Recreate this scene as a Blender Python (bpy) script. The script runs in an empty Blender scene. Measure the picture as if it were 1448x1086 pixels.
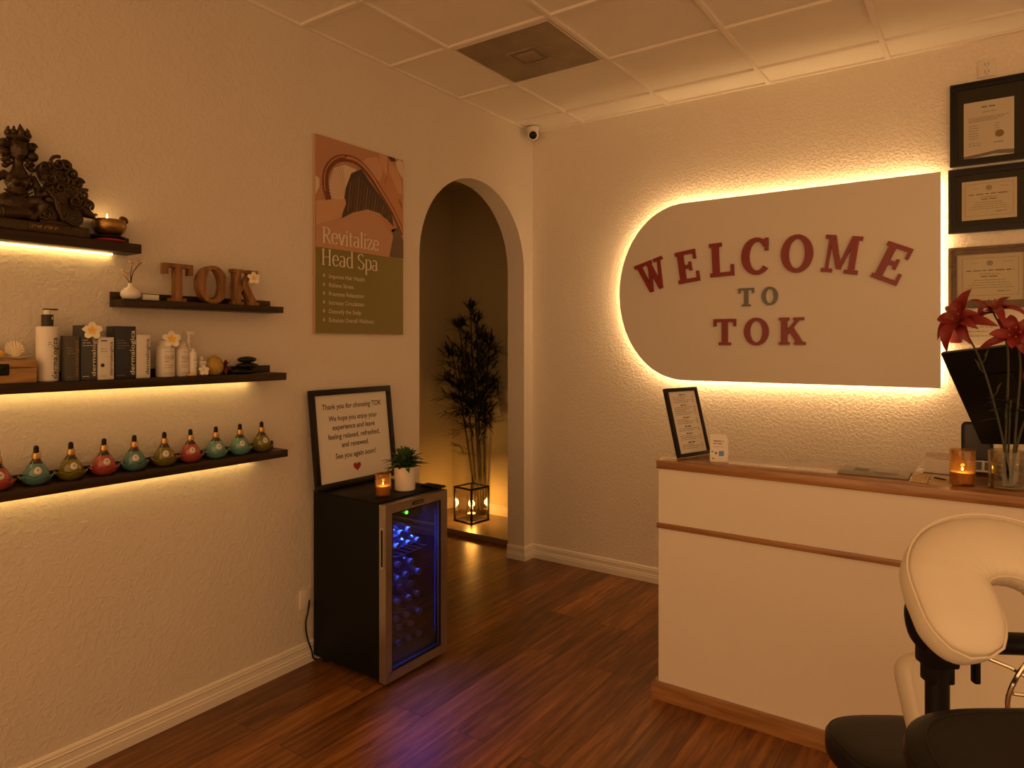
import bpy, bmesh, math, random
from math import sin, cos, pi, radians as R, atan2, sqrt
from mathutils import Vector, Matrix
random.seed(7)
S = bpy.context.scene
COL = S.collection

# ------------------------------------------------------------------ camera, world, exposure, large lamps
YAW = math.atan(676 / 970)
cd = bpy.data.cameras.new('camera')
cam = bpy.data.objects.new('camera', cd); COL.objects.link(cam)
cam.location = (2.645, -4.048, 1.5)
cam.rotation_euler = (pi / 2, 0, YAW)
cd.sensor_width = 36; cd.lens = 970 / 1448 * 36
cd.shift_y = -57 / 1448
cd.clip_start = 0.02
S.camera = cam
S.view_settings.view_transform = 'Standard'
S.view_settings.look = 'None'
S.view_settings.gamma = 1
S.view_settings.exposure = 0.0
S.cycles.max_bounces = 8
S.cycles.transparent_max_bounces = 16
S.cycles.caustics_reflective = False
S.cycles.caustics_refractive = False
S.cycles.sample_clamp_indirect = 4
WARM = (1.0, 0.53, 0.19)
w = bpy.data.worlds.new('warm_ambient'); S.world = w; w.use_nodes = True
w.node_tree.nodes['Background'].inputs[0].default_value = (1.0, 0.515, 0.205, 1)
_n = w.node_tree.nodes; _l = w.node_tree.links
_tc = _n.new('ShaderNodeTexCoord'); _sx = _n.new('ShaderNodeSeparateXYZ'); _l.new(_tc.outputs['Generated'], _sx.inputs[0])
def _ramp(sock, k, lo):   # lo + k * max(0, component): added ambient, stronger from -y than from +x, to lift back wall and ceiling
    a = _n.new('ShaderNodeMath'); a.operation = 'MAXIMUM'; a.inputs[1].default_value = 0; _l.new(sock, a.inputs[0])
    b = _n.new('ShaderNodeMath'); b.operation = 'MULTIPLY_ADD'; b.inputs[1].default_value = k; _l.new(a.outputs[0], b.inputs[0])
    if isinstance(lo, float): b.inputs[2].default_value = lo
    else: _l.new(lo, b.inputs[2])
    return b.outputs[0]
_ng = _n.new('ShaderNodeMath'); _ng.operation = 'MULTIPLY'; _ng.inputs[1].default_value = -1; _l.new(_sx.outputs[1], _ng.inputs[0])
_l.new(_ramp(_sx.outputs[0], -0.32, _ramp(_ng.outputs[0], 0.88, 0.82)), _n['Background'].inputs[1])

def lamp(name, kind, loc, energy, color=WARM, size=0.05, rot=(0, 0, 0), size_y=None, parent=None):
    l = bpy.data.lights.new(name, kind); l.energy = energy; l.color = color
    if kind == 'AREA':
        l.size = size
        if size_y: l.shape = 'RECTANGLE'; l.size_y = size_y
    elif kind == 'POINT': l.shadow_soft_size = size
    o = bpy.data.objects.new(name, l); COL.objects.link(o)
    o.location = loc; o.rotation_euler = rot
    if parent: o.parent = parent
    return o
lamp('ceiling_lamp', 'AREA', (2.3, -4.6, 2.93), 6, (1, 0.50, 0.19), 1.2)
lamp('ceiling_lamp', 'AREA', (3.6, -2.4, 2.93), 3, (1, 0.50, 0.19), 0.6)

# ------------------------------------------------------------------ materials
def mat(name, col, rough=0.5, metal=0.0, var=0.06, vscale=20, bump=0.0, bscale=60, spec=0.5, coat=0.0, bdetail=2):
    m = bpy.data.materials.new(name); m.use_nodes = True
    nt = m.node_tree; n = nt.nodes; b = n['Principled BSDF']
    b.inputs['Roughness'].default_value = rough; b.inputs['Metallic'].default_value = metal
    b.inputs['Specular IOR Level'].default_value = spec; b.inputs['Coat Weight'].default_value = coat
    tc = n.new('ShaderNodeTexCoord')
    nz = n.new('ShaderNodeTexNoise'); nz.inputs['Scale'].default_value = vscale; nz.inputs['Detail'].default_value = 3
    nt.links.new(tc.outputs['Object'], nz.inputs['Vector'])
    mx = n.new('ShaderNodeMix'); mx.data_type = 'RGBA'
    mx.inputs[6].default_value = tuple(max(0, c * (1 - var)) for c in col) + (1,)
    mx.inputs[7].default_value = tuple(min(1, c * (1 + var)) for c in col) + (1,)
    nt.links.new(nz.outputs['Fac'], mx.inputs[0]); nt.links.new(mx.outputs[2], b.inputs['Base Color'])
    if bump:
        n2 = n.new('ShaderNodeTexNoise'); n2.inputs['Scale'].default_value = bscale; n2.inputs['Detail'].default_value = bdetail
        nt.links.new(tc.outputs['Object'], n2.inputs['Vector'])
        bp = n.new('ShaderNodeBump'); bp.inputs['Strength'].default_value = bump; bp.inputs['Distance'].default_value = 0.004
        nt.links.new(n2.outputs['Fac'], bp.inputs['Height']); nt.links.new(bp.outputs['Normal'], b.inputs['Normal'])
    return m

def emit(name, col, s):
    m = bpy.data.materials.new(name); m.use_nodes = True; nt = m.node_tree; n = nt.nodes
    n.remove(n['Principled BSDF']); e = n.new('ShaderNodeEmission')
    e.inputs[0].default_value = col + (1,); e.inputs[1].default_value = s
    nt.links.new(e.outputs[0], n['Material Output'].inputs[0]); return m

def glass(name, tint, refl=0.08, rough=0.03, haze=0.0, hazecol=(1, 0.6, 0.25)):
    """thin pane: tinted see-through, mirror-like at grazing angles, optional milky body"""
    m = bpy.data.materials.new(name); m.use_nodes = True; nt = m.node_tree; n = nt.nodes
    n.remove(n['Principled BSDF']); out = n['Material Output']
    t = n.new('ShaderNodeBsdfTransparent'); t.inputs[0].default_value = tint + (1,)
    g = n.new('ShaderNodeBsdfGlossy'); g.inputs['Roughness'].default_value = rough
    lw = n.new('ShaderNodeLayerWeight'); lw.inputs[0].default_value = 0.35
    mu = n.new('ShaderNodeMath'); mu.operation = 'MULTIPLY_ADD'; mu.inputs[1].default_value = 0.5; mu.inputs[2].default_value = refl
    nt.links.new(lw.outputs['Facing'], mu.inputs[0])
    base = t
    if haze:
        tr = n.new('ShaderNodeBsdfTranslucent'); tr.inputs[0].default_value = hazecol + (1,)
        hz = n.new('ShaderNodeMixShader'); hz.inputs[0].default_value = haze
        nt.links.new(t.outputs[0], hz.inputs[1]); nt.links.new(tr.outputs[0], hz.inputs[2]); base = hz
    mx = n.new('ShaderNodeMixShader')
    nt.links.new(mu.outputs[0], mx.inputs[0]); nt.links.new(base.outputs[0], mx.inputs[1]); nt.links.new(g.outputs[0], mx.inputs[2])
    nt.links.new(mx.outputs[0], out.inputs[0]); return m

def plaster(name, col, strength, scale):
    m = mat(name, col, 0.55, var=0.03, vscale=3, spec=0.35)
    nt = m.node_tree; n = nt.nodes; b = n['Principled BSDF']
    tc = n.new('ShaderNodeTexCoord')
    a = n.new('ShaderNodeTexNoise'); a.inputs['Scale'].default_value = scale; a.inputs['Detail'].default_value = 3; a.inputs['Distortion'].default_value = 0.8
    c = n.new('ShaderNodeValToRGB'); c.color_ramp.elements[0].position = 0.46; c.color_ramp.elements[1].position = 0.60
    a2 = n.new('ShaderNodeTexNoise'); a2.inputs['Scale'].default_value = scale * 3.2; a2.inputs['Detail'].default_value = 2
    nt.links.new(tc.outputs['Object'], a.inputs['Vector']); nt.links.new(tc.outputs['Object'], a2.inputs['Vector'])
    nt.links.new(a.outputs['Fac'], c.inputs[0])
    ad = n.new('ShaderNodeMath'); ad.operation = 'MULTIPLY_ADD'; ad.inputs[1].default_value = 0.35
    nt.links.new(a2.outputs['Fac'], ad.inputs[0]); nt.links.new(c.outputs[0], ad.inputs[2])
    bp = n.new('ShaderNodeBump'); bp.inputs['Strength'].default_value = strength; bp.inputs['Distance'].default_value = 0.004
    nt.links.new(ad.outputs[0], bp.inputs['Height']); nt.links.new(bp.outputs['Normal'], b.inputs['Normal'])
    return m

def wood(name, dark, light, rough=0.4, axis=(1, 1, 12), scale=3.0, spec=0.5, bump=0.05):
    """grain runs along the axis with the small multiplier"""
    m = bpy.data.materials.new(name); m.use_nodes = True; nt = m.node_tree; n = nt.nodes; b = n['Principled BSDF']
    b.inputs['Roughness'].default_value = rough; b.inputs['Specular IOR Level'].default_value = spec
    tc = n.new('ShaderNodeTexCoord'); mp = n.new('ShaderNodeMapping'); mp.inputs['Scale'].default_value = axis
    nz = n.new('ShaderNodeTexNoise'); nz.inputs['Scale'].default_value = scale; nz.inputs['Detail'].default_value = 6; nz.inputs['Distortion'].default_value = 0.6
    cr = n.new('ShaderNodeValToRGB'); cr.color_ramp.elements[0].position = 0.32; cr.color_ramp.elements[1].position = 0.7
    cr.color_ramp.elements[0].color = dark + (1,); cr.color_ramp.elements[1].color = light + (1,)
    nt.links.new(tc.outputs['Object'], mp.inputs[0]); nt.links.new(mp.outputs[0], nz.inputs['Vector'])
    nt.links.new(nz.outputs['Fac'], cr.inputs[0]); nt.links.new(cr.outputs[0], b.inputs['Base Color'])
    bp = n.new('ShaderNodeBump'); bp.inputs['Strength'].default_value = bump; bp.inputs['Distance'].default_value = 0.002
    nt.links.new(nz.outputs['Fac'], bp.inputs['Height']); nt.links.new(bp.outputs['Normal'], b.inputs['Normal'])
    return m

def floor_mat():
    m = bpy.data.materials.new('plank_floor'); m.use_nodes = True; nt = m.node_tree; n = nt.nodes; b = n['Principled BSDF']
    tc = n.new('ShaderNodeTexCoord')
    mp = n.new('ShaderNodeMapping'); mp.inputs['Rotation'].default_value = (0, 0, pi / 2)
    nt.links.new(tc.outputs['Object'], mp.inputs[0])
    br = n.new('ShaderNodeTexBrick'); br.offset = 0.37; br.offset_frequency = 2
    br.inputs['Scale'].default_value = 1; br.inputs['Brick Width'].default_value = 1.22; br.inputs['Row Height'].default_value = 0.155
    br.inputs['Mortar Size'].default_value = 0.0016; br.inputs['Mortar Smooth'].default_value = 0.3; br.inputs['Bias'].default_value = 0
    br.inputs['Color1'].default_value = (0.62, 0.62, 0.62, 1); br.inputs['Color2'].default_value = (1.25, 1.25, 1.25, 1); br.inputs['Mortar'].default_value = (0.25, 0.25, 0.25, 1)
    nt.links.new(mp.outputs[0], br.inputs['Vector'])
    m2 = n.new('ShaderNodeMapping'); m2.inputs['Scale'].default_value = (16, 1.1, 1)
    nt.links.new(tc.outputs['Object'], m2.inputs[0])
    sh = n.new('ShaderNodeVectorMath'); sh.operation = 'MULTIPLY_ADD'; sh.inputs[1].default_value = (9, 9, 9)
    nt.links.new(br.outputs['Color'], sh.inputs[0]); nt.links.new(m2.outputs[0], sh.inputs[2])
    g = n.new('ShaderNodeTexNoise'); g.inputs['Scale'].default_value = 2.2; g.inputs['Detail'].default_value = 8; g.inputs['Roughness'].default_value = 0.65; g.inputs['Distortion'].default_value = 0.7
    nt.links.new(sh.outputs[0], g.inputs['Vector'])
    cr = n.new('ShaderNodeValToRGB'); e = cr.color_ramp.elements
    e[0].position = 0.28; e[0].color = (0.075, 0.028, 0.006, 1); e[1].position = 0.72; e[1].color = (0.40, 0.165, 0.04, 1)
    x = e.new(0.5); x.color = (0.20, 0.078, 0.018, 1)
    nt.links.new(g.outputs['Fac'], cr.inputs[0])
    mx = n.new('ShaderNodeMix'); mx.data_type = 'RGBA'; mx.blend_type = 'MULTIPLY'; mx.inputs[0].default_value = 1
    nt.links.new(cr.outputs[0], mx.inputs[6]); nt.links.new(br.outputs['Color'], mx.inputs[7]); nt.links.new(mx.outputs[2], b.inputs['Base Color'])
    b.inputs['Roughness'].default_value = 0.34; b.inputs['Specular IOR Level'].default_value = 0.4
    bp = n.new('ShaderNodeBump'); bp.inputs['Strength'].default_value = 0.12; bp.inputs['Distance'].default_value = 0.003
    nt.links.new(g.outputs['Fac'], bp.inputs['Height']); nt.links.new(bp.outputs['Normal'], b.inputs['Normal'])
    return m

def tile_mat():
    m = mat('ceiling_tile', (0.86, 0.81, 0.72), 0.8, var=0.04, vscale=6, spec=0.2)
    nt = m.node_tree; n = nt.nodes; b = n['Principled BSDF']
    tc = n.new('ShaderNodeTexCoord'); v = n.new('ShaderNodeTexVoronoi'); v.inputs['Scale'].default_value = 55
    nz = n.new('ShaderNodeTexNoise'); nz.inputs['Scale'].default_value = 90
    nt.links.new(tc.outputs['Object'], v.inputs['Vector']); nt.links.new(tc.outputs['Object'], nz.inputs['Vector'])
    cr = n.new('ShaderNodeValToRGB'); cr.color_ramp.elements[0].position = 0.10; cr.color_ramp.elements[1].position = 0.2
    nt.links.new(v.outputs['Distance'], cr.inputs[0])
    ad = n.new('ShaderNodeMath'); ad.operation = 'MULTIPLY_ADD'; ad.inputs[1].default_value = 0.4
    nt.links.new(nz.outputs['Fac'], ad.inputs[0]); nt.links.new(cr.outputs[0], ad.inputs[2])
    bp = n.new('ShaderNodeBump'); bp.inputs['Strength'].default_value = 0.6; bp.inputs['Distance'].default_value = 0.004
    nt.links.new(ad.outputs[0], bp.inputs['Height']); nt.links.new(bp.outputs['Normal'], b.inputs['Normal'])
    return m

M = {}
M['wall'] = plaster('wall_paint', (0.72, 0.655, 0.57), 0.30, 44)
M['wall_rough'] = plaster('knockdown_plaster', (0.79, 0.72, 0.62), 0.55, 62)
M['hall'] = plaster('hall_paint', (0.64, 0.56, 0.36), 0.12, 34)
M['tile'] = tile_mat()
M['floor'] = floor_mat()
M['tilefloor'] = mat('hall_tile', (0.26, 0.17, 0.10), 0.35, var=0.15, vscale=5)
M['white_trim'] = mat('white_trim', (0.78, 0.72, 0.64), 0.4, var=0.02)
M['tbar'] = mat('grid_paint', (0.82, 0.76, 0.68), 0.45, var=0.02)
M['vent'] = mat('vent_grey', (0.27, 0.21, 0.13), 0.7, var=0.45, vscale=6)
M['shelf'] = wood('espresso_wood', (0.012, 0.006, 0.002), (0.048, 0.021, 0.007), 0.45, (12, 1, 12), 3.0, 0.3)
M['led'] = emit('led_glow', (1.0, 0.60, 0.18), 15)
M['led_sign'] = emit('sign_led_glow', (1.0, 0.60, 0.26), 50)
M['led_up'] = emit('uplight_glow', (1.0, 0.60, 0.20), 70)
M['bronze'] = mat('dark_bronze', (0.048, 0.028, 0.009), 0.26, 0.45, var=0.5, vscale=40, bump=0.5, bscale=160)
M['brass'] = mat('hammered_brass', (0.36, 0.215, 0.06), 0.22, 0.9, var=0.3, vscale=60, bump=0.3, bscale=220)
M['gold'] = mat('gold_collar', (0.72, 0.42, 0.12), 0.3, 0.85, bump=0.1, bscale=300)
M['black'] = mat('black_plastic', (0.006, 0.0055, 0.005), 0.4, var=0.1, spec=0.25)
M['rubber'] = mat('black_rubber', (0.005, 0.005, 0.005), 0.5, spec=0.25)
M['leather'] = mat('black_vinyl', (0.008, 0.007, 0.006), 0.45, var=0.15, bump=0.12, bscale=260, spec=0.3)
M['cream'] = mat('cream_vinyl', (0.68, 0.61, 0.50), 0.42, var=0.03, bump=0.22, bscale=11, bdetail=3)
M['redcloth'] = mat('red_cloth', (0.30, 0.02, 0.025), 0.8, bump=0.4, bscale=300)
M['ceramic'] = mat('white_ceramic', (0.74, 0.70, 0.64), 0.25, var=0.02)
M['paper'] = mat('white_paper', (0.72, 0.68, 0.62), 0.7, var=0.02)
M['cream_paper'] = mat('cream_paper', (0.66, 0.60, 0.48), 0.7, var=0.03)
M['ink'] = mat('print_ink', (0.03, 0.025, 0.022), 0.7)
M['inkgrey'] = mat('grey_ink', (0.22, 0.19, 0.16), 0.7)
M['inkwhite'] = mat('pale_ink', (0.78, 0.70, 0.58), 0.7)
M['plastic_white'] = mat('white_plastic', (0.76, 0.71, 0.64), 0.35, var=0.02)
M['grey_cap'] = mat('grey_plastic', (0.035, 0.032, 0.028), 0.4, spec=0.3)
M['card_olive'] = mat('dark_grey_card', (0.075, 0.066, 0.052), 0.5)
M['card_slate'] = mat('slate_card', (0.060, 0.062, 0.062), 0.5)
M['card_navy'] = mat('navy_black_card', (0.022, 0.026, 0.032), 0.45)
M['letter_wood'] = wood('letter_wood', (0.12, 0.052, 0.012), (0.38, 0.18, 0.05), 0.5, (9, 9, 1.2), 6)
M['box_wood'] = wood('box_wood', (0.26, 0.135, 0.04), (0.48, 0.28, 0.095), 0.45, (9, 1.2, 9), 5)
M['oak'] = wood('oak_trim', (0.22, 0.095, 0.032), (0.42, 0.21, 0.075), 0.24, (1.0, 14, 14), 3, 0.6)
M['lam'] = mat('cream_laminate', (0.72, 0.645, 0.56), 0.45, var=0.02)
M['sign'] = mat('sign_board', (0.71, 0.655, 0.58), 0.5, var=0.015)
M['red_letter'] = mat('red_letter', (0.23, 0.014, 0.012), 0.35, var=0.1)
M['grey_letter'] = mat('grey_letter', (0.15, 0.15, 0.125), 0.4)
M['steel'] = mat('brushed_steel', (0.48, 0.42, 0.35), 0.34, 0.95, var=0.12, vscale=30)
M['chrome'] = mat('chrome', (0.75, 0.7, 0.62), 0.12, 1.0, var=0.02)
M['fridge'] = mat('fridge_black', (0.004, 0.0038, 0.0035), 0.5, var=0.1, spec=0.2)
M['inner'] = mat('fridge_liner', (0.008, 0.008, 0.010), 0.6, spec=0.2)
M['door_glass'] = glass('door_glass', (0.55, 0.55, 0.62), 0.03, 0.02)
M['bottle'] = glass('clear_bottle', (0.86, 0.9, 0.96), 0.12, 0.08, 0.5, (0.8, 0.85, 1.0))
M['cap'] = mat('bottle_cap', (0.60, 0.60, 0.64), 0.35)
M['blue_led'] = emit('blue_led', (0.04, 0.10, 1.0), 0.55)
M['green_led'] = emit('green_led', (0.1, 1.0, 0.05), 3)
M['amber'] = glass('amber_glass', (0.90, 0.70, 0.40), 0.04, 0.05, 0.10, (0.9, 0.6, 0.28))
M['clear'] = glass('clear_glass', (0.96, 0.93, 0.86), 0.04, 0.02)
M['smoke'] = glass('smoked_glass', (0.80, 0.77, 0.66), 0.03, 0.03)
M['glazing'] = glass('picture_glazing', (0.97, 0.96, 0.93), 0.0, 0.25)
M['wax'] = mat('candle_wax', (0.58, 0.50, 0.40), 0.5)
M['flame'] = emit('flame', (1.0, 0.62, 0.22), 30)
M['bulbglow'] = emit('lantern_flame', (1.0, 0.60, 0.20), 26)
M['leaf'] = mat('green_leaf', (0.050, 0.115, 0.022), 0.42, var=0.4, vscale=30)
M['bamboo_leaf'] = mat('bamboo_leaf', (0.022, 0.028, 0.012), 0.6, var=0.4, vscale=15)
M['cane'] = mat('bamboo_cane', (0.05, 0.036, 0.016), 0.5, var=0.3)
M['soil'] = mat('soil', (0.02, 0.014, 0.009), 0.9, bump=0.5)
M['petal_w'] = mat('white_petal', (0.80, 0.74, 0.60), 0.55, var=0.04)
M['petal_y'] = mat('yellow_petal', (0.80, 0.45, 0.05), 0.55, var=0.1)
M['stamen'] = mat('orange_stamen', (0.28, 0.07, 0.015), 0.6)
M['petal_r'] = mat('red_petal', (0.20, 0.010, 0.009), 0.5, var=0.3, vscale=30)
M['stem'] = mat('green_stem', (0.030, 0.034, 0.010), 0.5, var=0.3)
M['twig'] = mat('brown_twig', (0.06, 0.03, 0.015), 0.7)
M['stone'] = mat('black_stone', (0.008, 0.0075, 0.007), 0.45, var=0.2, spec=0.35)
M['shell'] = mat('sea_shell', (0.76, 0.66, 0.52), 0.45, var=0.06)
M['wicker'] = mat('woven_yellow', (0.42, 0.27, 0.05), 0.7, var=0.45, vscale=90, bump=1.0, bscale=70)
M['teal'] = mat('teal_glaze', (0.085, 0.19, 0.185), 0.16, var=0.15, coat=0.5)
M['seafoam'] = mat('seafoam_glaze', (0.12, 0.27, 0.23), 0.16, var=0.15, coat=0.5)
M['olive'] = mat('olive_glaze', (0.15, 0.125, 0.018), 0.16, var=0.2, coat=0.5)
M['rose'] = mat('rose_glaze', (0.34, 0.062, 0.055), 0.16, var=0.15, coat=0.5)
M['neck'] = mat('dark_glaze', (0.035, 0.025, 0.012), 0.18, coat=0.5)
M['frame_black'] = mat('black_frame', (0.009, 0.006, 0.004), 0.4, spec=0.3)
M['frame_wood'] = wood('bronze_frame', (0.045, 0.018, 0.005), (0.14, 0.062, 0.015), 0.35, (6, 6, 6))
M['matboard'] = mat('dark_mat_board', (0.036, 0.030, 0.023), 0.8, spec=0.2)
M['seal'] = mat('gold_seal', (0.28, 0.19, 0.07), 0.5)
M['heart'] = mat('red_print', (0.30, 0.02, 0.015), 0.6)
M['blue_print'] = mat('blue_print', (0.10, 0.26, 0.55), 0.6)
M['lantern'] = mat('black_iron', (0.006, 0.005, 0.004), 0.5, spec=0.25)
M['slate'] = mat('grey_slate', (0.26, 0.22, 0.17), 0.4, var=0.1)
M['tan_card'] = mat('tan_card', (0.60, 0.42, 0.22), 0.6)
M['red_lacquer'] = mat('red_lacquer', (0.20, 0.02, 0.012), 0.3)
# poster inks
P_ = dict(bg=(0.46, 0.235, 0.13), green=(0.21, 0.175, 0.035), skin=(0.58, 0.33, 0.19), skin2=(0.50, 0.235, 0.115), face=(0.50, 0.285, 0.165), hair=(0.055, 0.030, 0.016), copper=(0.16, 0.045, 0.018), copper2=(0.52, 0.24, 0.12), dark=(0.13, 0.085, 0.05), white=(0.68, 0.54, 0.42), line=(0.30, 0.12, 0.05), edge=(0.50, 0.33, 0.2))
for k, c in P_.items(): M['p_' + k] = mat('poster_' + k, c, 0.55, var=0.04)

# ------------------------------------------------------------------ mesh building
class MB:
    def __init__(s): s.v = []; s.f = []; s.m = []
    def add(s, vs, fs, mi=0, T=None):
        o = len(s.v)
        for p in vs:
            p = Vector(p)
            s.v.append(T @ p if T else p)
        for f in fs: s.f.append([i + o for i in f]); s.m.append(mi)
        return s
    def box(s, a, b, mi=0, T=None, bev=0.0, seg=2):
        x0, y0, z0 = a; x1, y1, z1 = b
        vs = [(x0, y0, z0), (x1, y0, z0), (x1, y1, z0), (x0, y1, z0), (x0, y0, z1), (x1, y0, z1), (x1, y1, z1), (x0, y1, z1)]
        fs = [(0, 3, 2, 1), (4, 5, 6, 7), (0, 1, 5, 4), (1, 2, 6, 5), (2, 3, 7, 6), (3, 0, 4, 7)]
        if not bev: return s.add(vs, fs, mi, T)
        bm = bmesh.new(); bv = [bm.verts.new(v) for v in vs]
        for f in fs: bm.faces.new([bv[i] for i in f])
        bmesh.ops.bevel(bm, geom=bm.edges[:], offset=bev, segments=seg, profile=0.5, affect='EDGES')
        bm.verts.index_update()
        s.add([v.co.copy() for v in bm.verts], [[v.index for v in f.verts] for f in bm.faces], mi, T); bm.free(); return s
    def tube(s, pts, r, n=8, mi=0, T=None, closed=False, caps=True, flat=None):
        pts = [Vector(p) for p in pts]; k = len(pts)
        rs = r if isinstance(r, (list, tuple)) else [r] * k
        tang = []
        for i in range(k):
            if closed: d = pts[(i + 1) % k] - pts[i - 1]
            else: d = pts[min(i + 1, k - 1)] - pts[max(i - 1, 0)]
            tang.append(d.normalized() if d.length > 1e-9 else Vector((0, 0, 1)))
        t = tang[0]; ref = Vector((0, 0, 1)) if abs(t.z) < 0.9 else Vector((1, 0, 0))
        nn = t.cross(ref).normalized(); vs = []
        for i in range(k):
            t = tang[i]; nn = (nn - t * nn.dot(t)); nn = nn.normalized() if nn.length > 1e-6 else t.orthogonal().normalized()
            b = t.cross(nn)
            for j in range(n):
                a = 2 * pi * j / n
                vs.append(pts[i] + (nn * cos(a) + b * sin(a) * (flat or 1)) * rs[i])
        fs = []
        for i in range(k if closed else k - 1):
            i2 = (i + 1) % k
            for j in range(n): fs.append((i * n + j, i * n + (j + 1) % n, i2 * n + (j + 1) % n, i2 * n + j))
        if caps and not closed: fs.append(tuple(range(n))[::-1]); fs.append(tuple((k - 1) * n + j for j in range(n)))
        return s.add(vs, fs, mi, T)
    def cyl(s, p0, p1, r0, r1=None, n=20, mi=0, T=None): return s.tube([p0, p1], [r0, r0 if r1 is None else r1], n, mi, T)
    def lathe(s, prof, n=32, mi=0, T=None, rf=None, zf=None, mis=None):
        vs = []; fs = []; k = len(prof); mm = []
        for i, (r, z) in enumerate(prof):
            for j in range(n):
                a = 2 * pi * j / n; q = r * (rf(a, i) if rf else 1)
                vs.append((q * cos(a), q * sin(a), z + (zf(a, i) if zf else 0)))
        o = len(s.v)
        s.add(vs, [], 0, T)
        for i in range(k - 1):
            for j in range(n):
                s.f.append([o + i * n + j, o + i * n + (j + 1) % n, o + (i + 1) * n + (j + 1) % n, o + (i + 1) * n + j]); s.m.append(mis[i] if mis else mi)
        if prof[0][0] > 1e-5: s.f.append([o + j for j in range(n)][::-1]); s.m.append(mis[0] if mis else mi)
        if prof[-1][0] > 1e-5: s.f.append([o + (k - 1) * n + j for j in range(n)]); s.m.append(mis[-1] if mis else mi)
        return s
    def prism(s, poly, z0, z1, mi=0, T=None):
        n = len(poly)
        vs = [(x, y, z0) for x, y in poly] + [(x, y, z1) for x, y in poly]
        fs = [tuple(range(n))[::-1], tuple(range(n, 2 * n))] + [(i, (i + 1) % n, n + (i + 1) % n, n + i) for i in range(n)]
        return s.add(vs, fs, mi, T)
    def flat(s, poly, z=0, mi=0, T=None): return s.add([(x, y, z) for x, y in poly], [tuple(range(len(poly)))], mi, T)
    def ring(s, outer, inner, z0, z1, mi=0, T=None):
        n = len(outer)
        vs = [(x, y, z0) for x, y in outer] + [(x, y, z0) for x, y in inner] + [(x, y, z1) for x, y in outer] + [(x, y, z1) for x, y in inner]
        fs = []
        for i in range(n):
            j = (i + 1) % n
            fs += [(i, n + i, n + j, j), (2 * n + i, 2 * n + j, 3 * n + j, 3 * n + i), (i, j, 2 * n + j, 2 * n + i), (n + i, 3 * n + i, 3 * n + j, n + j)]
        return s.add(vs, fs, mi, T)
    def ell(s, c, r, nu=16, nv=10, mi=0, T=None):
        if not isinstance(r, (tuple, list)): r = (r, r, r)
        vs = [(c[0], c[1], c[2] - r[2])]; fs = []
        for i in range(1, nv):
            t = pi * i / nv - pi / 2
            for j in range(nu):
                a = 2 * pi * j / nu; vs.append((c[0] + r[0] * cos(t) * cos(a), c[1] + r[1] * cos(t) * sin(a), c[2] + r[2] * sin(t)))
        vs.append((c[0], c[1], c[2] + r[2])); L = len(vs) - 1
        for j in range(nu):
            fs.append((0, 1 + (j + 1) % nu, 1 + j)); fs.append((L, L - nu + j, L - nu + (j + 1) % nu))
        for i in range(nv - 2):
            for j in range(nu):
                a = 1 + i * nu + j; b = 1 + i * nu + (j + 1) % nu; fs.append((a, b, b + nu, a + nu))
        return s.add(vs, fs, mi, T)
    def grid(s, fn, nu, nv, mi=0, T=None):
        vs = [fn(i / nu, j / nv) for i in range(nu + 1) for j in range(nv + 1)]
        fs = [(i * (nv + 1) + j, (i + 1) * (nv + 1) + j, (i + 1) * (nv + 1) + j + 1, i * (nv + 1) + j + 1) for i in range(nu) for j in range(nv)]
        return s.add(vs, fs, mi, T)
    def leaf(s, base, d, length, width, droop=0.3, up=Vector((0, 0, 1)), n=5, mi=0, fold=0.15, tip=1.0):
        base = Vector(base); d = Vector(d).normalized(); side = d.cross(up)
        side = side.normalized() if side.length > 1e-5 else d.orthogonal().normalized()
        nrm = side.cross(d); vs = []
        for i in range(n + 1):
            t = i / n; p = base + d * (length * t) - up * (droop * length * t * t)
            wd = width * (sin(pi * min(0.999, (t * 0.88 + 0.12))) ** 0.8) * 0.5 if t < 1 else 0.0004
            vs += [p - side * wd + nrm * fold * wd, p, p + side * wd + nrm * fold * wd]
        fs = []
        for i in range(n): fs += [(3 * i, 3 * i + 1, 3 * i + 4, 3 * i + 3), (3 * i + 1, 3 * i + 2, 3 * i + 5, 3 * i + 4)]
        return s.add(vs, fs, mi)
    def build(s, name, mats, parent=None, smooth=True, fix=True, ang=38):
        me = bpy.data.meshes.new(name); me.from_pydata([tuple(p) for p in s.v], [], s.f)
        for m in (mats if isinstance(mats, (list, tuple)) else [mats]): me.materials.append(m)
        for p, i in zip(me.polygons, s.m): p.material_index = i
        if fix:
            bm = bmesh.new(); bm.from_mesh(me); bmesh.ops.recalc_face_normals(bm, faces=bm.faces[:]); bm.to_mesh(me); bm.free()
        if smooth:
            me.polygons.foreach_set('use_smooth', [True] * len(me.polygons)); me.set_sharp_from_angle(angle=R(ang))
        me.update()
        o = bpy.data.objects.new(name, me); COL.objects.link(o)
        if parent: o.parent = parent
        return o

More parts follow.
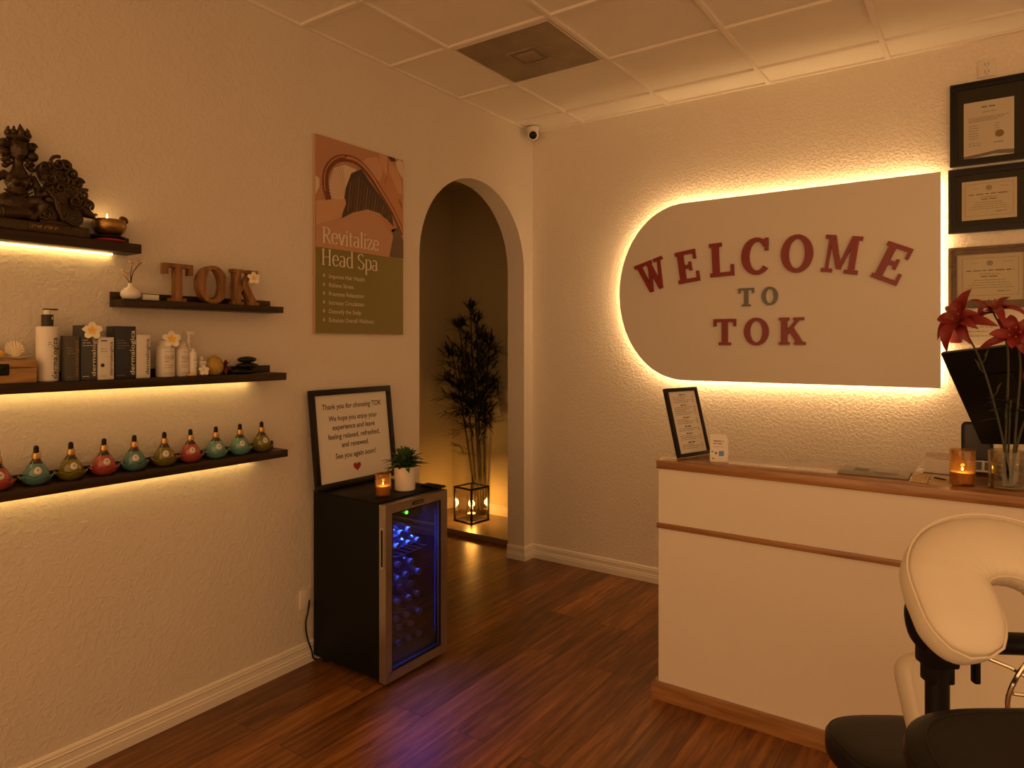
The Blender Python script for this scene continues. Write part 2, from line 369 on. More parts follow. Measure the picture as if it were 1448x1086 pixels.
def root(name, label, cat, loc=(0, 0, 0), rz=0, group=None):
    o = bpy.data.objects.new(name, None); COL.objects.link(o); o.empty_display_size = 0.05
    o.location = loc; o.rotation_euler = (0, 0, rz); tag(o, label, cat, group); return o
def tag(o, label, cat, group=None):
    o['label'] = label; o['category'] = cat
    if group: o['group'] = group
    return o
def struct(name, mb, m, parent=None, smooth=False):
    o = mb.build(name, m, parent, smooth)
    if parent is None: o['kind'] = 'structure'
    return o
def dup(r, loc, label, rz=None, swap=None):
    c = r.copy(); COL.objects.link(c); c.location = loc
    if rz is not None: c.rotation_euler = (0, 0, rz)
    if label: c['label'] = label
    for ch in list(r.children):
        d = ch.copy(); COL.objects.link(d); d.parent = c
        if swap and ch.name.split('.')[0] in swap:
            d.data = ch.data.copy(); d.data.materials[0] = swap[ch.name.split('.')[0]]
        for g in ch.children:
            e = g.copy(); COL.objects.link(e); e.parent = d
    return c
def XF(loc, sc=1, rot=0):   # drawing plane that faces the room from the left wall (+x); text runs along +y
    return Matrix.Translation(loc) @ Matrix(((0, 0, 1, 0), (1, 0, 0, 0), (0, 1, 0, 0), (0, 0, 0, 1))) @ Matrix.Rotation(rot, 4, 'Z') @ Matrix.Diagonal((sc, sc, 1, 1))
def YF(loc, sc=1, rot=0):   # drawing plane on the back wall, facing -y; text runs along +x
    return Matrix.Translation(loc) @ Matrix(((1, 0, 0, 0), (0, 0, -1, 0), (0, 1, 0, 0), (0, 0, 0, 1))) @ Matrix.Rotation(rot, 4, 'Z') @ Matrix.Diagonal((sc, sc, 1, 1))
_tc = {}
def text(mb, s, T, size=0.02, align='LEFT', xs=1.0, mi=0, off=0.0, shear=0.0, fit=None):
    k = (s, align, off, shear)
    if k not in _tc:
        c = bpy.data.curves.new('t', 'FONT'); c.body = s; c.size = 1; c.align_x = align; c.offset = off; c.shear = shear; c.resolution_u = 3
        o = bpy.data.objects.new('t', c); COL.objects.link(o)
        bpy.context.view_layer.update()
        me = bpy.data.meshes.new_from_object(o)
        _tc[k] = ([v.co.copy() for v in me.vertices], [tuple(p.vertices) for p in me.polygons])
        bpy.data.objects.remove(o); bpy.data.meshes.remove(me); bpy.data.curves.remove(c)
    vs, fs = _tc[k]
    if fit:
        wd = max(v.x for v in vs) - min(v.x for v in vs); xs = fit / (wd * size)
    mb.add([(v.x * size * xs, v.y * size, 0) for v in vs], fs, mi, T)
def bars(mb, T, x, y, w_, h=0.0012, mi=0): mb.flat([(x, y), (x + w_, y), (x + w_, y + h), (x, y + h)], 0, mi, T)
def scribble(mb, T, x, y, w_, h=0.002, mi=0, seed=0):   # one illegible line of tiny print, broken into words
    rr = random.Random(seed); a = x
    while a < x + w_:
        l = min(rr.uniform(2.5, 7) * h, x + w_ - a); bars(mb, T, a, y + rr.uniform(0, h * .15), l, h * rr.uniform(.75, 1), mi); a += l + h * 1.1
def arc(cx, cy, rx, ry, a0, a1, n): return [(cx + rx * cos(R(a0 + (a1 - a0) * i / n)), cy + ry * sin(R(a0 + (a1 - a0) * i / n))) for i in range(n + 1)]

# ------------------------------------------------------------------ room shell
HC = 2.985
fl = MB(); fl.box((-1.6, -5.6, -0.06), (4.8, 0.12, 0)); struct('floor', fl, M['floor'])
f2 = MB(); f2.box((-1.42, 0.13, -0.06), (-0.02, 0.80, 0.035)); struct('floor_hall', f2, M['tilefloor'])
rt_ = MB(); rt_.box((-1.40, 0.105, 0.0), (-0.14, 0.135, 0.030), bev=0.004); rt_.box((-1.40, 0.112, 0.028), (-0.14, 0.16, 0.040), bev=0.003)
struct('trim_1', rt_, M['tilefloor'])
# left wall with the arched doorway
YC, RA, ZS = -0.6375, 0.5305, 2.0
def left_wall():
    mb = MB(); n = 28; x0, x1 = -0.138, 0.0
    a = arc(YC, ZS, RA, RA, 180, 0, n)
    for x in (x0, x1):
        mb.add([(x, -5.6, 0), (x, YC - RA, 0), (x, YC - RA, ZS), (x, -5.6, ZS)], [(0, 1, 2, 3)])
        mb.add([(x, YC + RA, 0), (x, 0.0, 0), (x, 0.0, ZS), (x, YC + RA, ZS)], [(0, 1, 2, 3)])
        mb.add([(x, -5.6, ZS), (x, YC - RA, ZS), (x, YC - RA, 3.0), (x, -5.6, 3.0)], [(0, 1, 2, 3)])
        mb.add([(x, YC + RA, ZS), (x, 0.0, ZS), (x, 0.0, 3.0), (x, YC + RA, 3.0)], [(0, 1, 2, 3)])
        for i in range(n):
            p, q = a[i], a[i + 1]
            mb.add([(x, p[0], p[1]), (x, q[0], q[1]), (x, q[0], 3.0), (x, p[0], 3.0)], [(0, 1, 2, 3)])
    rim = [(YC - RA, 0)] + a + [(YC + RA, 0)]
    for i in range(len(rim) - 1):
        p, q = rim[i], rim[i + 1]
        mb.add([(x0, p[0], p[1]), (x1, p[0], p[1]), (x1, q[0], q[1]), (x0, q[0], q[1])], [(0, 1, 2, 3)])
    return mb
o = left_wall()
bm_ = o.build('wall_left', M['wall'], None, False); bm_['kind'] = 'structure'
wb = MB(); wb.box((0.0, 0.0, 0), (4.8, 0.12, 3.0)); struct('wall_back', wb, M['wall_rough'])
wj = MB(); wj.box((-0.138, 0.0, 0), (0.0, 0.12, 3.0)); struct('wall_corner', wj, M['wall'])
# hall behind the arch
h = MB(); h.box((-1.44, 0.70, 0), (0.0, 0.80, 2.86)); struct('wall_hall_back', h, M['hall'])
h = MB(); h.box((-1.42, -2.6, 0), (-1.32, 0.70, 2.86)); struct('wall_hall_left', h, M['hall'])
h = MB(); h.box((-1.42, -2.6, 2.86), (-0.138, 0.80, 2.92)); struct('ceiling_hall', h, M['hall'])
h = MB(); h.box((-1.42, -2.7, 0), (-0.138, -2.6, 2.92)); struct('wall_hall_front', h, M['hall'])
h = MB(); h.box((-0.05, 0.12, 0), (0.0, 0.70, 2.92)); struct('wall_hall_right', h, M['hall'])
# ceiling with its grid
c = MB(); c.box((-0.0, -4.9, HC + 0.005), (4.8, 0.0, HC + 0.06)); struct('ceiling', c, M['tile'])
g = MB()
for k in range(8):
    x = 0.41 + 0.6 * k; g.box((x - 0.012, -4.9, HC - 0.009), (x + 0.012, 0.0, HC + 0.006), bev=0.0015, seg=1)
for k in range(8):
    y = -0.245 - 0.58 * k; g.box((0.0, y - 0.012, HC - 0.008), (4.8, y + 0.012, HC + 0.006), bev=0.0015, seg=1)
g.box((0.0, -4.9, HC - 0.006), (0.018, 0.0, HC + 0.006)); g.box((0.0, -0.018, HC - 0.006), (4.8, 0.0, HC + 0.006))
struct('trim_2', g, M['tbar'])
# baseboards: stepped profile swept along the wall
PROF = [(0, 0), (0.019, 0), (0.019, 0.034), (0.0165, 0.038), (0.0165, 0.046), (0.013, 0.052), (0.0115, 0.070), (0.013, 0.077), (0.0095, 0.080), (0.0095, 0.087), (0.006, 0.092), (0, 0.095)]
def baseboard(name, path, inward, z0=0.0, m='white_trim'):
    """path: plan points; inward: per-point offset direction (mitred)"""
    mb = MB(); k = len(PROF); vs = []
    for (x, y), (ix, iy) in zip(path, inward):
        for d, z in PROF: vs.append((x + ix * d, y + iy * d, z + z0))
    fs = []
    for i in range(len(path) - 1):
        for j in range(k - 1): fs.append((i * k + j, i * k + j + 1, (i + 1) * k + j + 1, (i + 1) * k + j))
    fs.append(tuple(range(k))); fs.append(tuple((len(path) - 1) * k + j for j in range(k)))
    mb.add(vs, fs); return struct(name, mb, M[m])
baseboard('baseboard_left', [(0, -6.2), (0, YC - RA)], [(1, 0), (1, 0)])
baseboard('baseboard_back', [(-0.138, YC + RA), (0, YC + RA), (0, 0), (4.8, 0)], [(0, -1), (1, -1), (1, -1), (0, -1)])
baseboard('baseboard_hall', [(-1.32, -2.6), (-1.32, 0.70), (-0.05, 0.70)], [(1, 0), (1, -1), (0, -1)], 0.034)

# ------------------------------------------------------------------ ceiling vent and security camera
t = root('ceiling_vent', 'square grey dusty vent panel set into the white ceiling grid', 'vent', (0.71, -1.115, HC))
v = MB(); v.box((-0.272, -0.262, -0.008), (0.272, 0.262, 0.004), bev=0.002); v.build('vent_panel', M['vent'], t)
v = MB()
for q in ((-0.278, -0.268, 0.278, -0.258), (-0.278, 0.258, 0.278, 0.268), (-0.278, -0.258, -0.268, 0.258), (0.268, -0.258, 0.278, 0.258)): v.box((q[0], q[1], -0.007), (q[2], q[3], 0.004))
v.build('vent_frame', M['tbar'], t)
v = MB(); v.ring([(-.09, -.085), (.09, -.085), (.09, .085), (-.09, .085)], [(-.075, -.07), (.075, -.07), (.075, .07), (-.075, .07)], -0.016, -0.007)
v.box((-.055, -.05, -0.020), (.055, .05, -0.007), bev=0.003); v.build('diffuser', M['vent'], t)

t = root('security_camera', 'white turret security camera mounted on the ceiling in the corner above the arch', 'camera', (0.075, -0.105, HC - 0.004))
v = MB(); v.lathe([(0.042, 0), (0.042, -0.012), (0.040, -0.02), (0.038, -0.045), (0.03, -0.052)], 32); v.build('mount', M['plastic_white'], t)
ax = Vector((0.45, -0.78, -0.36)).normalized(); q = ax.to_track_quat('Z', 'Y').to_matrix().to_4x4()
T_ = Matrix.Translation((0.006, -0.010, -0.052)) @ q
v = MB(); v.lathe([(0.0, -0.040), (0.02, -0.035), (0.034, -0.02), (0.040, 0.0), (0.038, 0.014), (0.034, 0.024), (0.028, 0.0275), (0.0, 0.0275)], 32, T=T_); b = v.build('turret', M['plastic_white'], t)
v = MB(); v.lathe([(0.0265, 0.026), (0.0265, 0.029), (0.022, 0.033), (0.012, 0.036), (0.0, 0.037)], 28, T=T_); v.build('lens', M['black'], b)
v = MB(); v.lathe([(0.0395, 0.0), (0.0412, 0.001), (0.0412, 0.004), (0.0385, 0.005)], 32, T=T_); v.build('seam_ring', M['grey_cap'], b)

# ------------------------------------------------------------------ wall shelves
def wall_shelf(label, y0, y1, z, depth=0.117, led=None, th=0.031, rail=0.030, rail_in=0.0, lx=0.021):
    t = root('wall_shelf', label, 'shelf', (0.0, (y0 + y1) / 2, z), 0, 'dark wood wall shelves on the left wall')
    a, b = y0 - (y0 + y1) / 2, y1 - (y0 + y1) / 2
    v = MB(); v.box((0.001, a, -th), (depth, b, 0), bev=0.0015); v.build('plank', M['shelf'], t)
    v = MB(); v.box((0.001, a + rail_in, 0.0), (0.013, b - rail_in, rail), bev=0.001); v.build('back_rail', M['shelf'], t)
    if led:
        v = MB(); v.box((lx, a + led[0], -th - 0.004), (lx + 0.010, b - led[1], -th - 0.0005)); o_ = v.build('led_strip', M['led'], t, False)
        o_['label'] = 'glowing warm light strip under the shelf'
    return t
ts_ = wall_shelf('topmost dark wood wall shelf holding the bronze statue and brass bowl', -3.75, -2.767, 1.862, 0.105, (0.05, 0.06), 0.034, lx=0.007)
v = MB(); v.box((0.003, -0.06, 0.0302), (0.009, 0.245, 0.0335)); v.build('led_strip', M['led_up'], ts_, False)['label'] = 'short warm light strip behind the statue'
wall_shelf('short dark wood wall shelf holding the wooden TOK letters', -2.831, -2.155, 1.661, 0.107, None, 0.027, 0.029)
wall_shelf('long dark wood wall shelf lined with skincare boxes, jars and stones', -3.75, -2.157, 1.374, 0.13, (0.05, 0.10), 0.032)
wall_shelf('lowest dark wood wall shelf with the row of dropper bottles', -3.75, -2.14, 1.036, 0.117, (0.05, 0.10), 0.031)

# ------------------------------------------------------------------ dropper bottles in petal dishes (lowest shelf)
def star_rf(n, a): return lambda th, i: 1 + a[i] * (abs(cos(n * th / 2)) - 0.5)
def make_dropper(glaze):
    t = root('dropper_bottle', '', 'bottle', (0, 0, 0), 0, 'glazed dropper bottles on the lowest shelf')
    v = MB(); v.lathe([(0.0, 0.0), (0.022, 0.0), (0.028, 0.005), (0.0345, 0.014), (0.0375, 0.024), (0.035, 0.038), (0.028, 0.052), (0.0205, 0.063)], 32); v.build('bottle_body', glaze, t)
    v = MB(); v.lathe([(0.0206, 0.0628), (0.015, 0.071), (0.0115, 0.077), (0.0115, 0.081)], 28); v.build('bottle_neck', M['neck'], t)
    v = MB(); v.lathe([(0.0128, 0.078), (0.0132, 0.080), (0.0132, 0.086), (0.0122, 0.087), (0.0122, 0.096), (0.010, 0.0975), (0.0, 0.0975)], 24); v.build('collar', M['gold'], t)
    v = MB(); v.lathe([(0.0085, 0.097), (0.0078, 0.103), (0.0080, 0.112), (0.0066, 0.118), (0.003, 0.121), (0.0, 0.1215)], 20); v.build('dropper_bulb', M['rubber'], t)
    # round paper sticker curved on the body
    def pt(u, w_):
        a = u * 2 * pi; q = w_ * 0.0115; y = q * cos(a); z = 0.0425 + q * sin(a)
        rr = 0.0378 - (z - 0.024) * (0.0025 / 0.014) if z < 0.038 else 0.0353 - (z - 0.038) * 0.5
        th = -0.08 + y / 0.036; return ((rr + 0.0008) * cos(th), (rr + 0.0008) * sin(th), z)
    v = MB(); v.grid(lambda a, b: pt(a, max(b, 0.001)), 24, 4); s_ = v.build('sticker', M['paper'], t)
    v = MB(); v.grid(lambda a, b: tuple(Vector(pt(a, 0.66 + 0.10 * b)) + Vector((0.0006, 0, 0))), 24, 1)
    v.grid(lambda a, b: tuple(Vector(pt(a * .999, 0.05 + 0.30 * b)) + Vector((0.0006, 0, 0.001))), 6, 1)
    v.build('sticker_print', M['seal'], s_)
    return t
def make_dish(glaze):
    t = root('petal_dish', '', 'dish', (0, 0, 0), 0, 'petal dishes under the dropper bottles')
    n = 60; prof = [(0.0, 0.0), (0.023, 0.0), (0.029, 0.003), (0.041, 0.013), (0.0498, 0.028), (0.0485, 0.0295), (0.039, 0.0155), (0.027, 0.0065), (0.0, 0.0055)]
    amp = [0, 0, 0.02, 0.04, 0.06, 0.06, 0.03, 0.0, 0]
    v = MB(); v.lathe(prof, n, rf=lambda a, i: 1 + amp[i] * (abs(cos(3 * a)) - 0.7), zf=lambda a, i: (0.009 * (abs(cos(3 * a)) - 0.6) if i in (4, 5) else 0)); v.build('dish', glaze, t)
    return t
DISH_Y = [-3.197, -3.089, -2.985, -2.878, -2.773, -2.661, -2.557, -2.449, -2.340, -2.236]
GL = ['rose', 'teal', 'olive', 'rose', 'teal', 'olive', 'rose', 'seafoam', 'seafoam', 'olive']
NM = dict(rose='rose pink', teal='teal blue', olive='olive green', seafoam='sea green')
ORD = ['leftmost', 'second from the left', 'third from the left', 'fourth from the left', 'fifth from the left', 'fifth from the right', 'fourth from the right', 'third from the right', 'second from the right', 'rightmost']
pb = make_dropper(M['rose']); pd = make_dish(M['rose'])
for i, (y, gk) in enumerate(zip(DISH_Y, GL)):
    l1 = '%s glazed dropper bottle, %s in the row on the lowest shelf' % (NM[gk], ORD[i])
    l2 = '%s petal-edged dish under the dropper bottle %s on the lowest shelf' % (NM[gk], ORD[i])
    if i == 0:
        pb.location = (0.0635, y, 1.0432); pd.location = (0.0635, y, 1.0362); pb['label'] = l1; pd['label'] = l2
    else:
        dup(pb, (0.0635, y, 1.0432), l1, random.uniform(-.25, .1), {'bottle_body': M[gk]})
        dup(pd, (0.0635, y, 1.0362), l2, random.uniform(0, 1), {'dish': M[gk]})

# ------------------------------------------------------------------ middle shelf goods
ZM = 1.3745
def frangipani(label, loc, r, face, mats=('petal_w', 'petal_y'), name='frangipani_flower', n=5, group=None):
    """five broad rounded petals around a yellow heart, facing the given direction"""
    t = root(name, label, 'flower', loc, 0, group)
    q = Vector(face).normalized().to_track_quat('Z', 'Y').to_matrix().to_4x4()
    for k in range(n):
        a = 2 * pi * k / n + 0.3
        def f(u, w_, a=a):
            rr = r * (0.05 + 0.95 * u); hw = r * 0.40 * (sin(pi * min(1, u * 0.74 + 0.14)) ** 0.8)
            x = rr; y = (w_ - 0.5) * 2 * hw; z = r * (0.30 * u - 0.28 * u * u) + r * 0.10 * (w_ - 0.5) + 0.002
            return (x * cos(a) - y * sin(a), x * sin(a) + y * cos(a), z)
        v = MB(); v.grid(f, 7, 6, T=q); v.build('petal', M[mats[0]], t)
    v = MB()
    for k in range(n):
        a = 2 * pi * k / n + 0.3
        v.add([(0, 0, r * .10), (r * .36 * cos(a - .55), r * .36 * sin(a - .55), r * .15), (r * .50 * cos(a), r * .50 * sin(a), r * .18), (r * .36 * cos(a + .55), r * .36 * sin(a + .55), r * .17)], [(0, 1, 2, 3)], T=q)
    v.ell((0, 0, r * .07), (r * .14, r * .14, r * .10), T=q); v.build('heart', M[mats[1]], t)
    return t

# wooden box with latch
t = root('wooden_box', 'small hinged wooden box with dark latch at the left end of the shelf', 'box', (0.068, -3.205, ZM))
v = MB(); v.box((-0.045, -0.10, 0), (0.045, 0.10, 0.048), bev=0.002); v.build('box_base', M['box_wood'], t)
v = MB(); v.box((-0.0455, -0.1005, 0.0492), (0.0455, 0.1005, 0.073), bev=0.003); v.build('lid', M['box_wood'], t)
v = MB(); v.box((0.0458, -0.012, 0.026), (0.0495, 0.022, 0.062), bev=0.003); v.ell((0.051, 0.005, 0.050), (0.003, 0.007, 0.007)); v.box((0.0495, 0.002, 0.030), (0.0525, 0.008, 0.046)); v.build('latch', M['black'], t)
# open sea shells on the box lid
def make_shell(label, loc):
    t = root('seashell', label, 'shell', loc, 0, 'open scallop shells on the wooden box')
    def fan(u, w_, tilt):
        a = R(-30 + 240 * w_); rim = 0.027 * (1 + 0.025 * abs(sin(w_ * 12 * pi)))
        y, z = rim * cos(a) * 1.0, 0.034 + rim * sin(a)            # rim circle; ribs run from the hinge at the bottom
        y, z = y * u, 0.006 + (z - 0.006) * u
        d = 0.010 * sin(pi * u * .55) * (1 + .16 * sin(w_ * 24 * pi)); return (0.006 - d - z * 0.25, y, z)
    v = MB(); v.grid(lambda a, b: fan(a, b, 1), 8, 44); v.build('upper_half', M['shell'], t)
    def cup(u, w_):
        a = 2 * pi * w_; rr = u * (1 + 0.04 * sin(w_ * 40 * pi)); return (0.020 + 0.022 * rr * cos(a), 0.036 * rr * sin(a), 0.0015 + 0.010 * u ** 3)
    v = MB(); v.grid(cup, 6, 60); v.build('lower_half', M['shell'], t)
    return t
sh = make_shell('right one of two open pale scallop shells on the wooden box', (0.055, -3.143, ZM + 0.0735))
dup(sh, (0.055, -3.213, ZM + 0.0735), 'left open scallop shell cut by photo edge, holding an orange bead')
v = MB(); v.ell((0, 0, 0.012), (0.012, 0.015, 0.011)); tag(v.build('orange_bead', M['petal_y']), 'round orange bead lying in the left open scallop shell', 'bead').location = (0.073, -3.196, ZM + 0.081)

# pump bottle
BR = 'dermalogica'
t = root('pump_bottle', 'tall white pump bottle with grey collar beside the wooden box', 'bottle', (0.066, -3.057, ZM))
v = MB(); v.lathe([(0.0, 0), (0.030, 0), (0.0325, 0.003), (0.0325, 0.178), (0.031, 0.182), (0.018, 0.1835), (0.0, 0.1835)], 40); b = v.build('bottle_body', M['plastic_white'], t)
v = MB(); v.lathe([(0.0172, 0.1836), (0.0172, 0.222), (0.016, 0.2225), (0, 0.2225)], 32); cc = v.build('pump_collar', M['grey_cap'], t)
v = MB(); v.flat([(-.004, 0), (.004, 0), (.004, .009), (-.004, .009)], 0, 0, XF((0.0158, 0.006, 0.206))); v.build('collar_mark', M['paper'], cc)
v = MB(); v.lathe([(0.0105, 0.2224), (0.0105, 0.238), (0, 0.238)], 24); v.build('pump_stem', M['plastic_white'], t)
v = MB(); v.box((-0.008, -0.012, 0.238), (0.008, 0.030, 0.2425), bev=0.0015); v.build('pump_head', M['grey_cap'], t)
def curved_text(mb, s, size, th0, z0, rad, up=True):
    tmp = MB(); text(tmp, s, None, size, off=.010)
    for f in tmp.f:
        vs = []
        for i in f:
            p = tmp.v[i]; th = th0 - p.y / rad; vs.append((rad * cos(th), rad * sin(th), z0 + p.x))
        mb.add(vs, [tuple(range(len(vs)))])
v = MB(); curved_text(v, BR, 0.0285, 0.60, 0.008, 0.0330); v.build('lettering', M['ink'], b)
v = MB()
for k in range(3):
    for j in range(6):
        th = -0.32 + 0.05 * j
        if k == 2 and j > 0: continue
        z = 0.128 - 0.006 * k; v.add([(0.033 * cos(th + d), 0.033 * sin(th + d), z + e) for d, e in ((0, 0), (.042, 0), (.042, .002), (0, .002))], [(0, 1, 2, 3)])
v.build('small_print', M['inkgrey'], b)

def carton(label, y0, y1, h_, m, ink, depth, x1=0.108, tsize=0.018, tz=0.012, lines=3, tone='inkwhite', seed=0, extra=None):
    t = root('carton', label, 'box', (x1 - depth / 2, (y0 + y1) / 2, ZM), 0, 'skincare cartons on the long shelf')
    hw = (y1 - y0) / 2; d = depth / 2
    v = MB(); v.box((-d, -hw, 0), (d, hw, h_), bev=0.0012); b = v.build('carton_body', m, t)
    v = MB(); text(v, BR, XF((d + 0.0006, hw - 0.005, tz), 1, pi / 2), tsize, off=.006, fit=h_ - tz - 0.016); v.build('lettering', M[ink], b)
    v = MB()
    for k in range(lines): scribble(v, XF((d + 0.0006, -hw + 0.006, h_ * 0.72)), 0, -0.009 * k, hw * (0.75 + .2 * ((k * 7) % 3)), 0.0026, 0, seed + k)
    scribble(v, XF((d + 0.0006, -hw + 0.006, 0.012)), 0, 0, hw * .8, 0.002, 0, seed + 9)
    v.build('small_print', M[tone], b)
    if extra:
        v = MB(); extra(v, d, hw, h_); v.build('emblem', M['ink'], b)
    return t
carton('short olive-grey carton beside the white pump bottle', -3.021, -2.978, 0.152, M['card_olive'], 'seal', 0.040, 0.112, 0.015, lines=3, tone='seal', seed=1)
carton('tall slate grey carton topped by the white flower', -2.971, -2.919, 0.189, M['card_slate'], 'inkwhite', 0.062, 0.104, 0.0175, lines=3, seed=2)
carton('short white carton with dark round emblem, between two dark cartons', -2.917, -2.867, 0.148, M['paper'], 'ink', 0.042, 0.113, 0.014, lines=2, tone='inkgrey', seed=3, extra=lambda v, d, hw, h_: (v.flat([(0.0065 * cos(2 * pi * i / 20), 0.0065 * sin(2 * pi * i / 20)) for i in range(20)], 0, 0, XF((d + 0.0006, -hw + 0.012, h_ * .34))), scribble(v, XF((d + .0006, -hw + .006, h_ * .90)), 0, 0, .022, .004, 0, 5)))
carton('large navy-black carton, tallest at the middle of the long shelf', -2.859, -2.787, 0.188, M['card_navy'], 'inkwhite', 0.066, 0.104, 0.023, lines=4, tone='inkgrey', seed=4)
carton('white carton at the right end of the cartons, beside the jars', -2.785, -2.736, 0.158, M['paper'], 'ink', 0.040, 0.106, 0.018, lines=0, seed=5)
frangipani('white frangipani flower with yellow heart resting on the slate carton', (0.112, -2.938, ZM + 0.170), 0.031, (1, -0.35, 0.25))

def jar(label, y, r, h_, word, word2, group='white label jars on the long shelf'):
    t = root('lidded_jar', label, 'jar', (0.068, y, ZM), 0, group)
    v = MB(); v.lathe([(0, 0), (r - 0.001, 0), (r, 0.002), (r, h_ - 0.004), (r + 0.001, h_ - 0.003), (r + 0.001, h_), (r - 0.003, h_ + 0.001), (0, h_ + 0.001)], 36); b = v.build('jar_body', M['plastic_white'], t)
    v = MB()
    for k in range(3):   # rolled white cloth lid
        v.lathe([(0, h_ + 0.001 + 0.009 * k), (r * (0.82 - .13 * k), h_ + 0.001 + .009 * k), (r * (0.90 - .13 * k), h_ + 0.0055 + 0.009 * k), (r * (0.80 - .13 * k), h_ + 0.010 + 0.009 * k), (0, h_ + 0.010 + 0.009 * k)], 28)
    v.build('lid', M['ceramic'], t)
    rad = r + 0.0005
    tmp = MB(); text(tmp, word, Matrix.Translation((-r * .50, h_ * .62, 0)), 0.021, fit=r * 1.15)
    text(tmp, word2, Matrix.Translation((-r * .5, h_ * .50, 0)), 0.012)
    v = MB()
    for f in tmp.f:
        v.add([(rad * cos(tmp.v[i].x / rad - .05), rad * sin(tmp.v[i].x / rad - .05), tmp.v[i].y) for i in f], [tuple(range(len(f)))])
    for k, (z, wd) in enumerate(((.40, 1.0), (.32, .9), (.12, 1.0), (.88, 1.1))):
        for j in range(8):
            th = -.55 + wd * j / 8; v.add([(rad * cos(th + e), rad * sin(th + e), h_ * z + g_) for e, g_ in ((0, 0), (.1, 0), (.1, .0016), (0, .0016))], [(0, 1, 2, 3)])
    v.build('label_print', M['inkgrey'], b)
    return t
jar('left white round jar with grey print and a flower on its lid', -2.660, 0.0335, 0.108, 'OLOP', 'NE')
jar('right white round jar with grey print, beside the spray bottle', -2.594, 0.0255, 0.105, 'KILLE', 'NOT')
frangipani('white frangipani flower leaning on the left white jar lid', (0.092, -2.648, ZM + 0.142), 0.033, (1, -0.3, 0.3))
# spray bottle
t = root('spray_bottle', 'clear pale spray bottle with trigger, behind the small white bottle', 'bottle', (0.048, -2.556, ZM))
v = MB(); v.lathe([(0, 0), (0.0125, 0), (0.0135, 0.003), (0.0135, 0.098), (0.010, 0.110), (0.007, 0.116), (0.0068, 0.128), (0, 0.128)], 24); v.build('bottle_body', M['plastic_white'], t)
v = MB(); v.lathe([(0.0082, 0.124), (0.0082, 0.138), (0.006, 0.142), (0.0055, 0.165), (0, 0.165)], 20)
v.box((-0.006, -0.010, 0.160), (0.006, 0.022, 0.176), bev=0.003); v.build('spray_head', M['plastic_white'], t)
v = MB(); v.tube([(0, 0.016, 0.166), (0, 0.026, 0.160), (0, 0.030, 0.148)], [.0025, .002, .0015], 8); v.build('trigger', M['plastic_white'], t)
t = root('small_bottle', 'small white bottle with pale label in front of the spray bottle', 'bottle', (0.088, -2.560, ZM))
v = MB(); v.lathe([(0, 0), (0.0135, 0), (0.0145, 0.002), (0.0145, 0.090), (0.011, 0.0955), (0, 0.0955)], 26); b = v.build('bottle_body', M['ceramic'], t)
v = MB(); v.lathe([(0.006, 0.0954), (0.006, 0.103), (0.004, 0.106), (0, 0.106)], 16); v.build('cap', M['ceramic'], t)
v = MB()
for z in (.062, .060, .045, .030):
    for j in range(5): th = -.5 + .18 * j; v.add([(0.0149 * cos(th + e), 0.0149 * sin(th + e), z + g_) for e, g_ in ((0, 0), (.13, 0), (.13, .0013), (0, .0013))], [(0, 1, 2, 3)])
v.build('label_print', M['inkgrey'], b)
t = root('candle_cup', 'small pale lidded cup with round knob beside the woven ball', 'cup', (0.068, -2.513, ZM))
v = MB(); v.lathe([(0, 0), (0.014, 0), (0.016, 0.002), (0.019, 0.046), (0.0205, 0.047), (0.0205, 0.054), (0.018, 0.057), (0, 0.057)], 28); v.build('cup_body', M['ceramic'], t)
v = MB(); v.ell((0, 0, 0.066), (0.008, 0.010, 0.0115)); v.build('knob', M['ceramic'], t)
frangipani('pale yellow-hearted flower leaning against the small lidded cup', (0.112, -2.530, ZM + 0.0205), 0.021, (1, -.2, .35), ('petal_w', 'petal_y'))
v = MB(); v.ell((0, 0, 0.0055), (0.012, 0.016, 0.0055)); v.ell((0.006, 0.008, 0.006), (0.006, 0.007, 0.005))
tag(v.build('yellow_soap', M['petal_y']), 'small yellow disc lying at the front beside the pale flower', 'soap').location = (0.116, -2.582, ZM)
v = MB(); v.lathe([(0.0, 0.0), (0.020, 0.001), (0.031, 0.012), (0.0355, 0.03), (0.034, 0.048), (0.024, 0.066), (0.010, 0.076), (0.003, 0.079), (0, 0.079)], 32, rf=lambda a, i: 1 + 0.02 * sin(12 * a))
tag(v.build('woven_ball', M['wicker']), 'ochre woven egg-shaped ball between the small cup and red flower', 'ornament').location = (0.075, -2.463, ZM)
t = root('red_flower', 'small dark red flower between the woven ball and black stones', 'flower', (0.062, -2.405, ZM))
v = MB()
for k in range(7):
    a = 2 * pi * k / 7; v.leaf((0, 0, 0.032), (0.5 + .3 * cos(a), cos(a), sin(a) * 1.0 + .25), 0.034, 0.017, 0.1)
v.build('petals', M['petal_r'], t)
v = MB(); v.tube([(0, 0, 0), (0.0, 0.0, 0.034)], 0.006, 8); v.build('stem', M['stem'], t)
def stone(label, loc, r, rz):
    v = MB(); v.ell((0, 0, r[2]), r, 28, 14); o_ = v.build('massage_stone', M['stone']); tag(o_, label, 'stone', 'black massage stones on the long shelf')
    o_.location = loc; o_.rotation_euler = (0, 0, rz)
stone('flat black massage stone at the front left of the stone pile', (0.095, -2.352, ZM), (0.030, 0.052, 0.0085), 0.1)
stone('lower black stone at the right, under the stone stack', (0.050, -2.305, ZM), (0.033, 0.052, 0.0105), 0.2)
stone('middle black massage stone of the right stack', (0.055, -2.300, ZM + 0.0205), (0.031, 0.050, 0.0125), -0.1)
stone('topmost black massage stone of the right stack', (0.058, -2.303, ZM + 0.0445), (0.028, 0.044, 0.0135), 0.05)
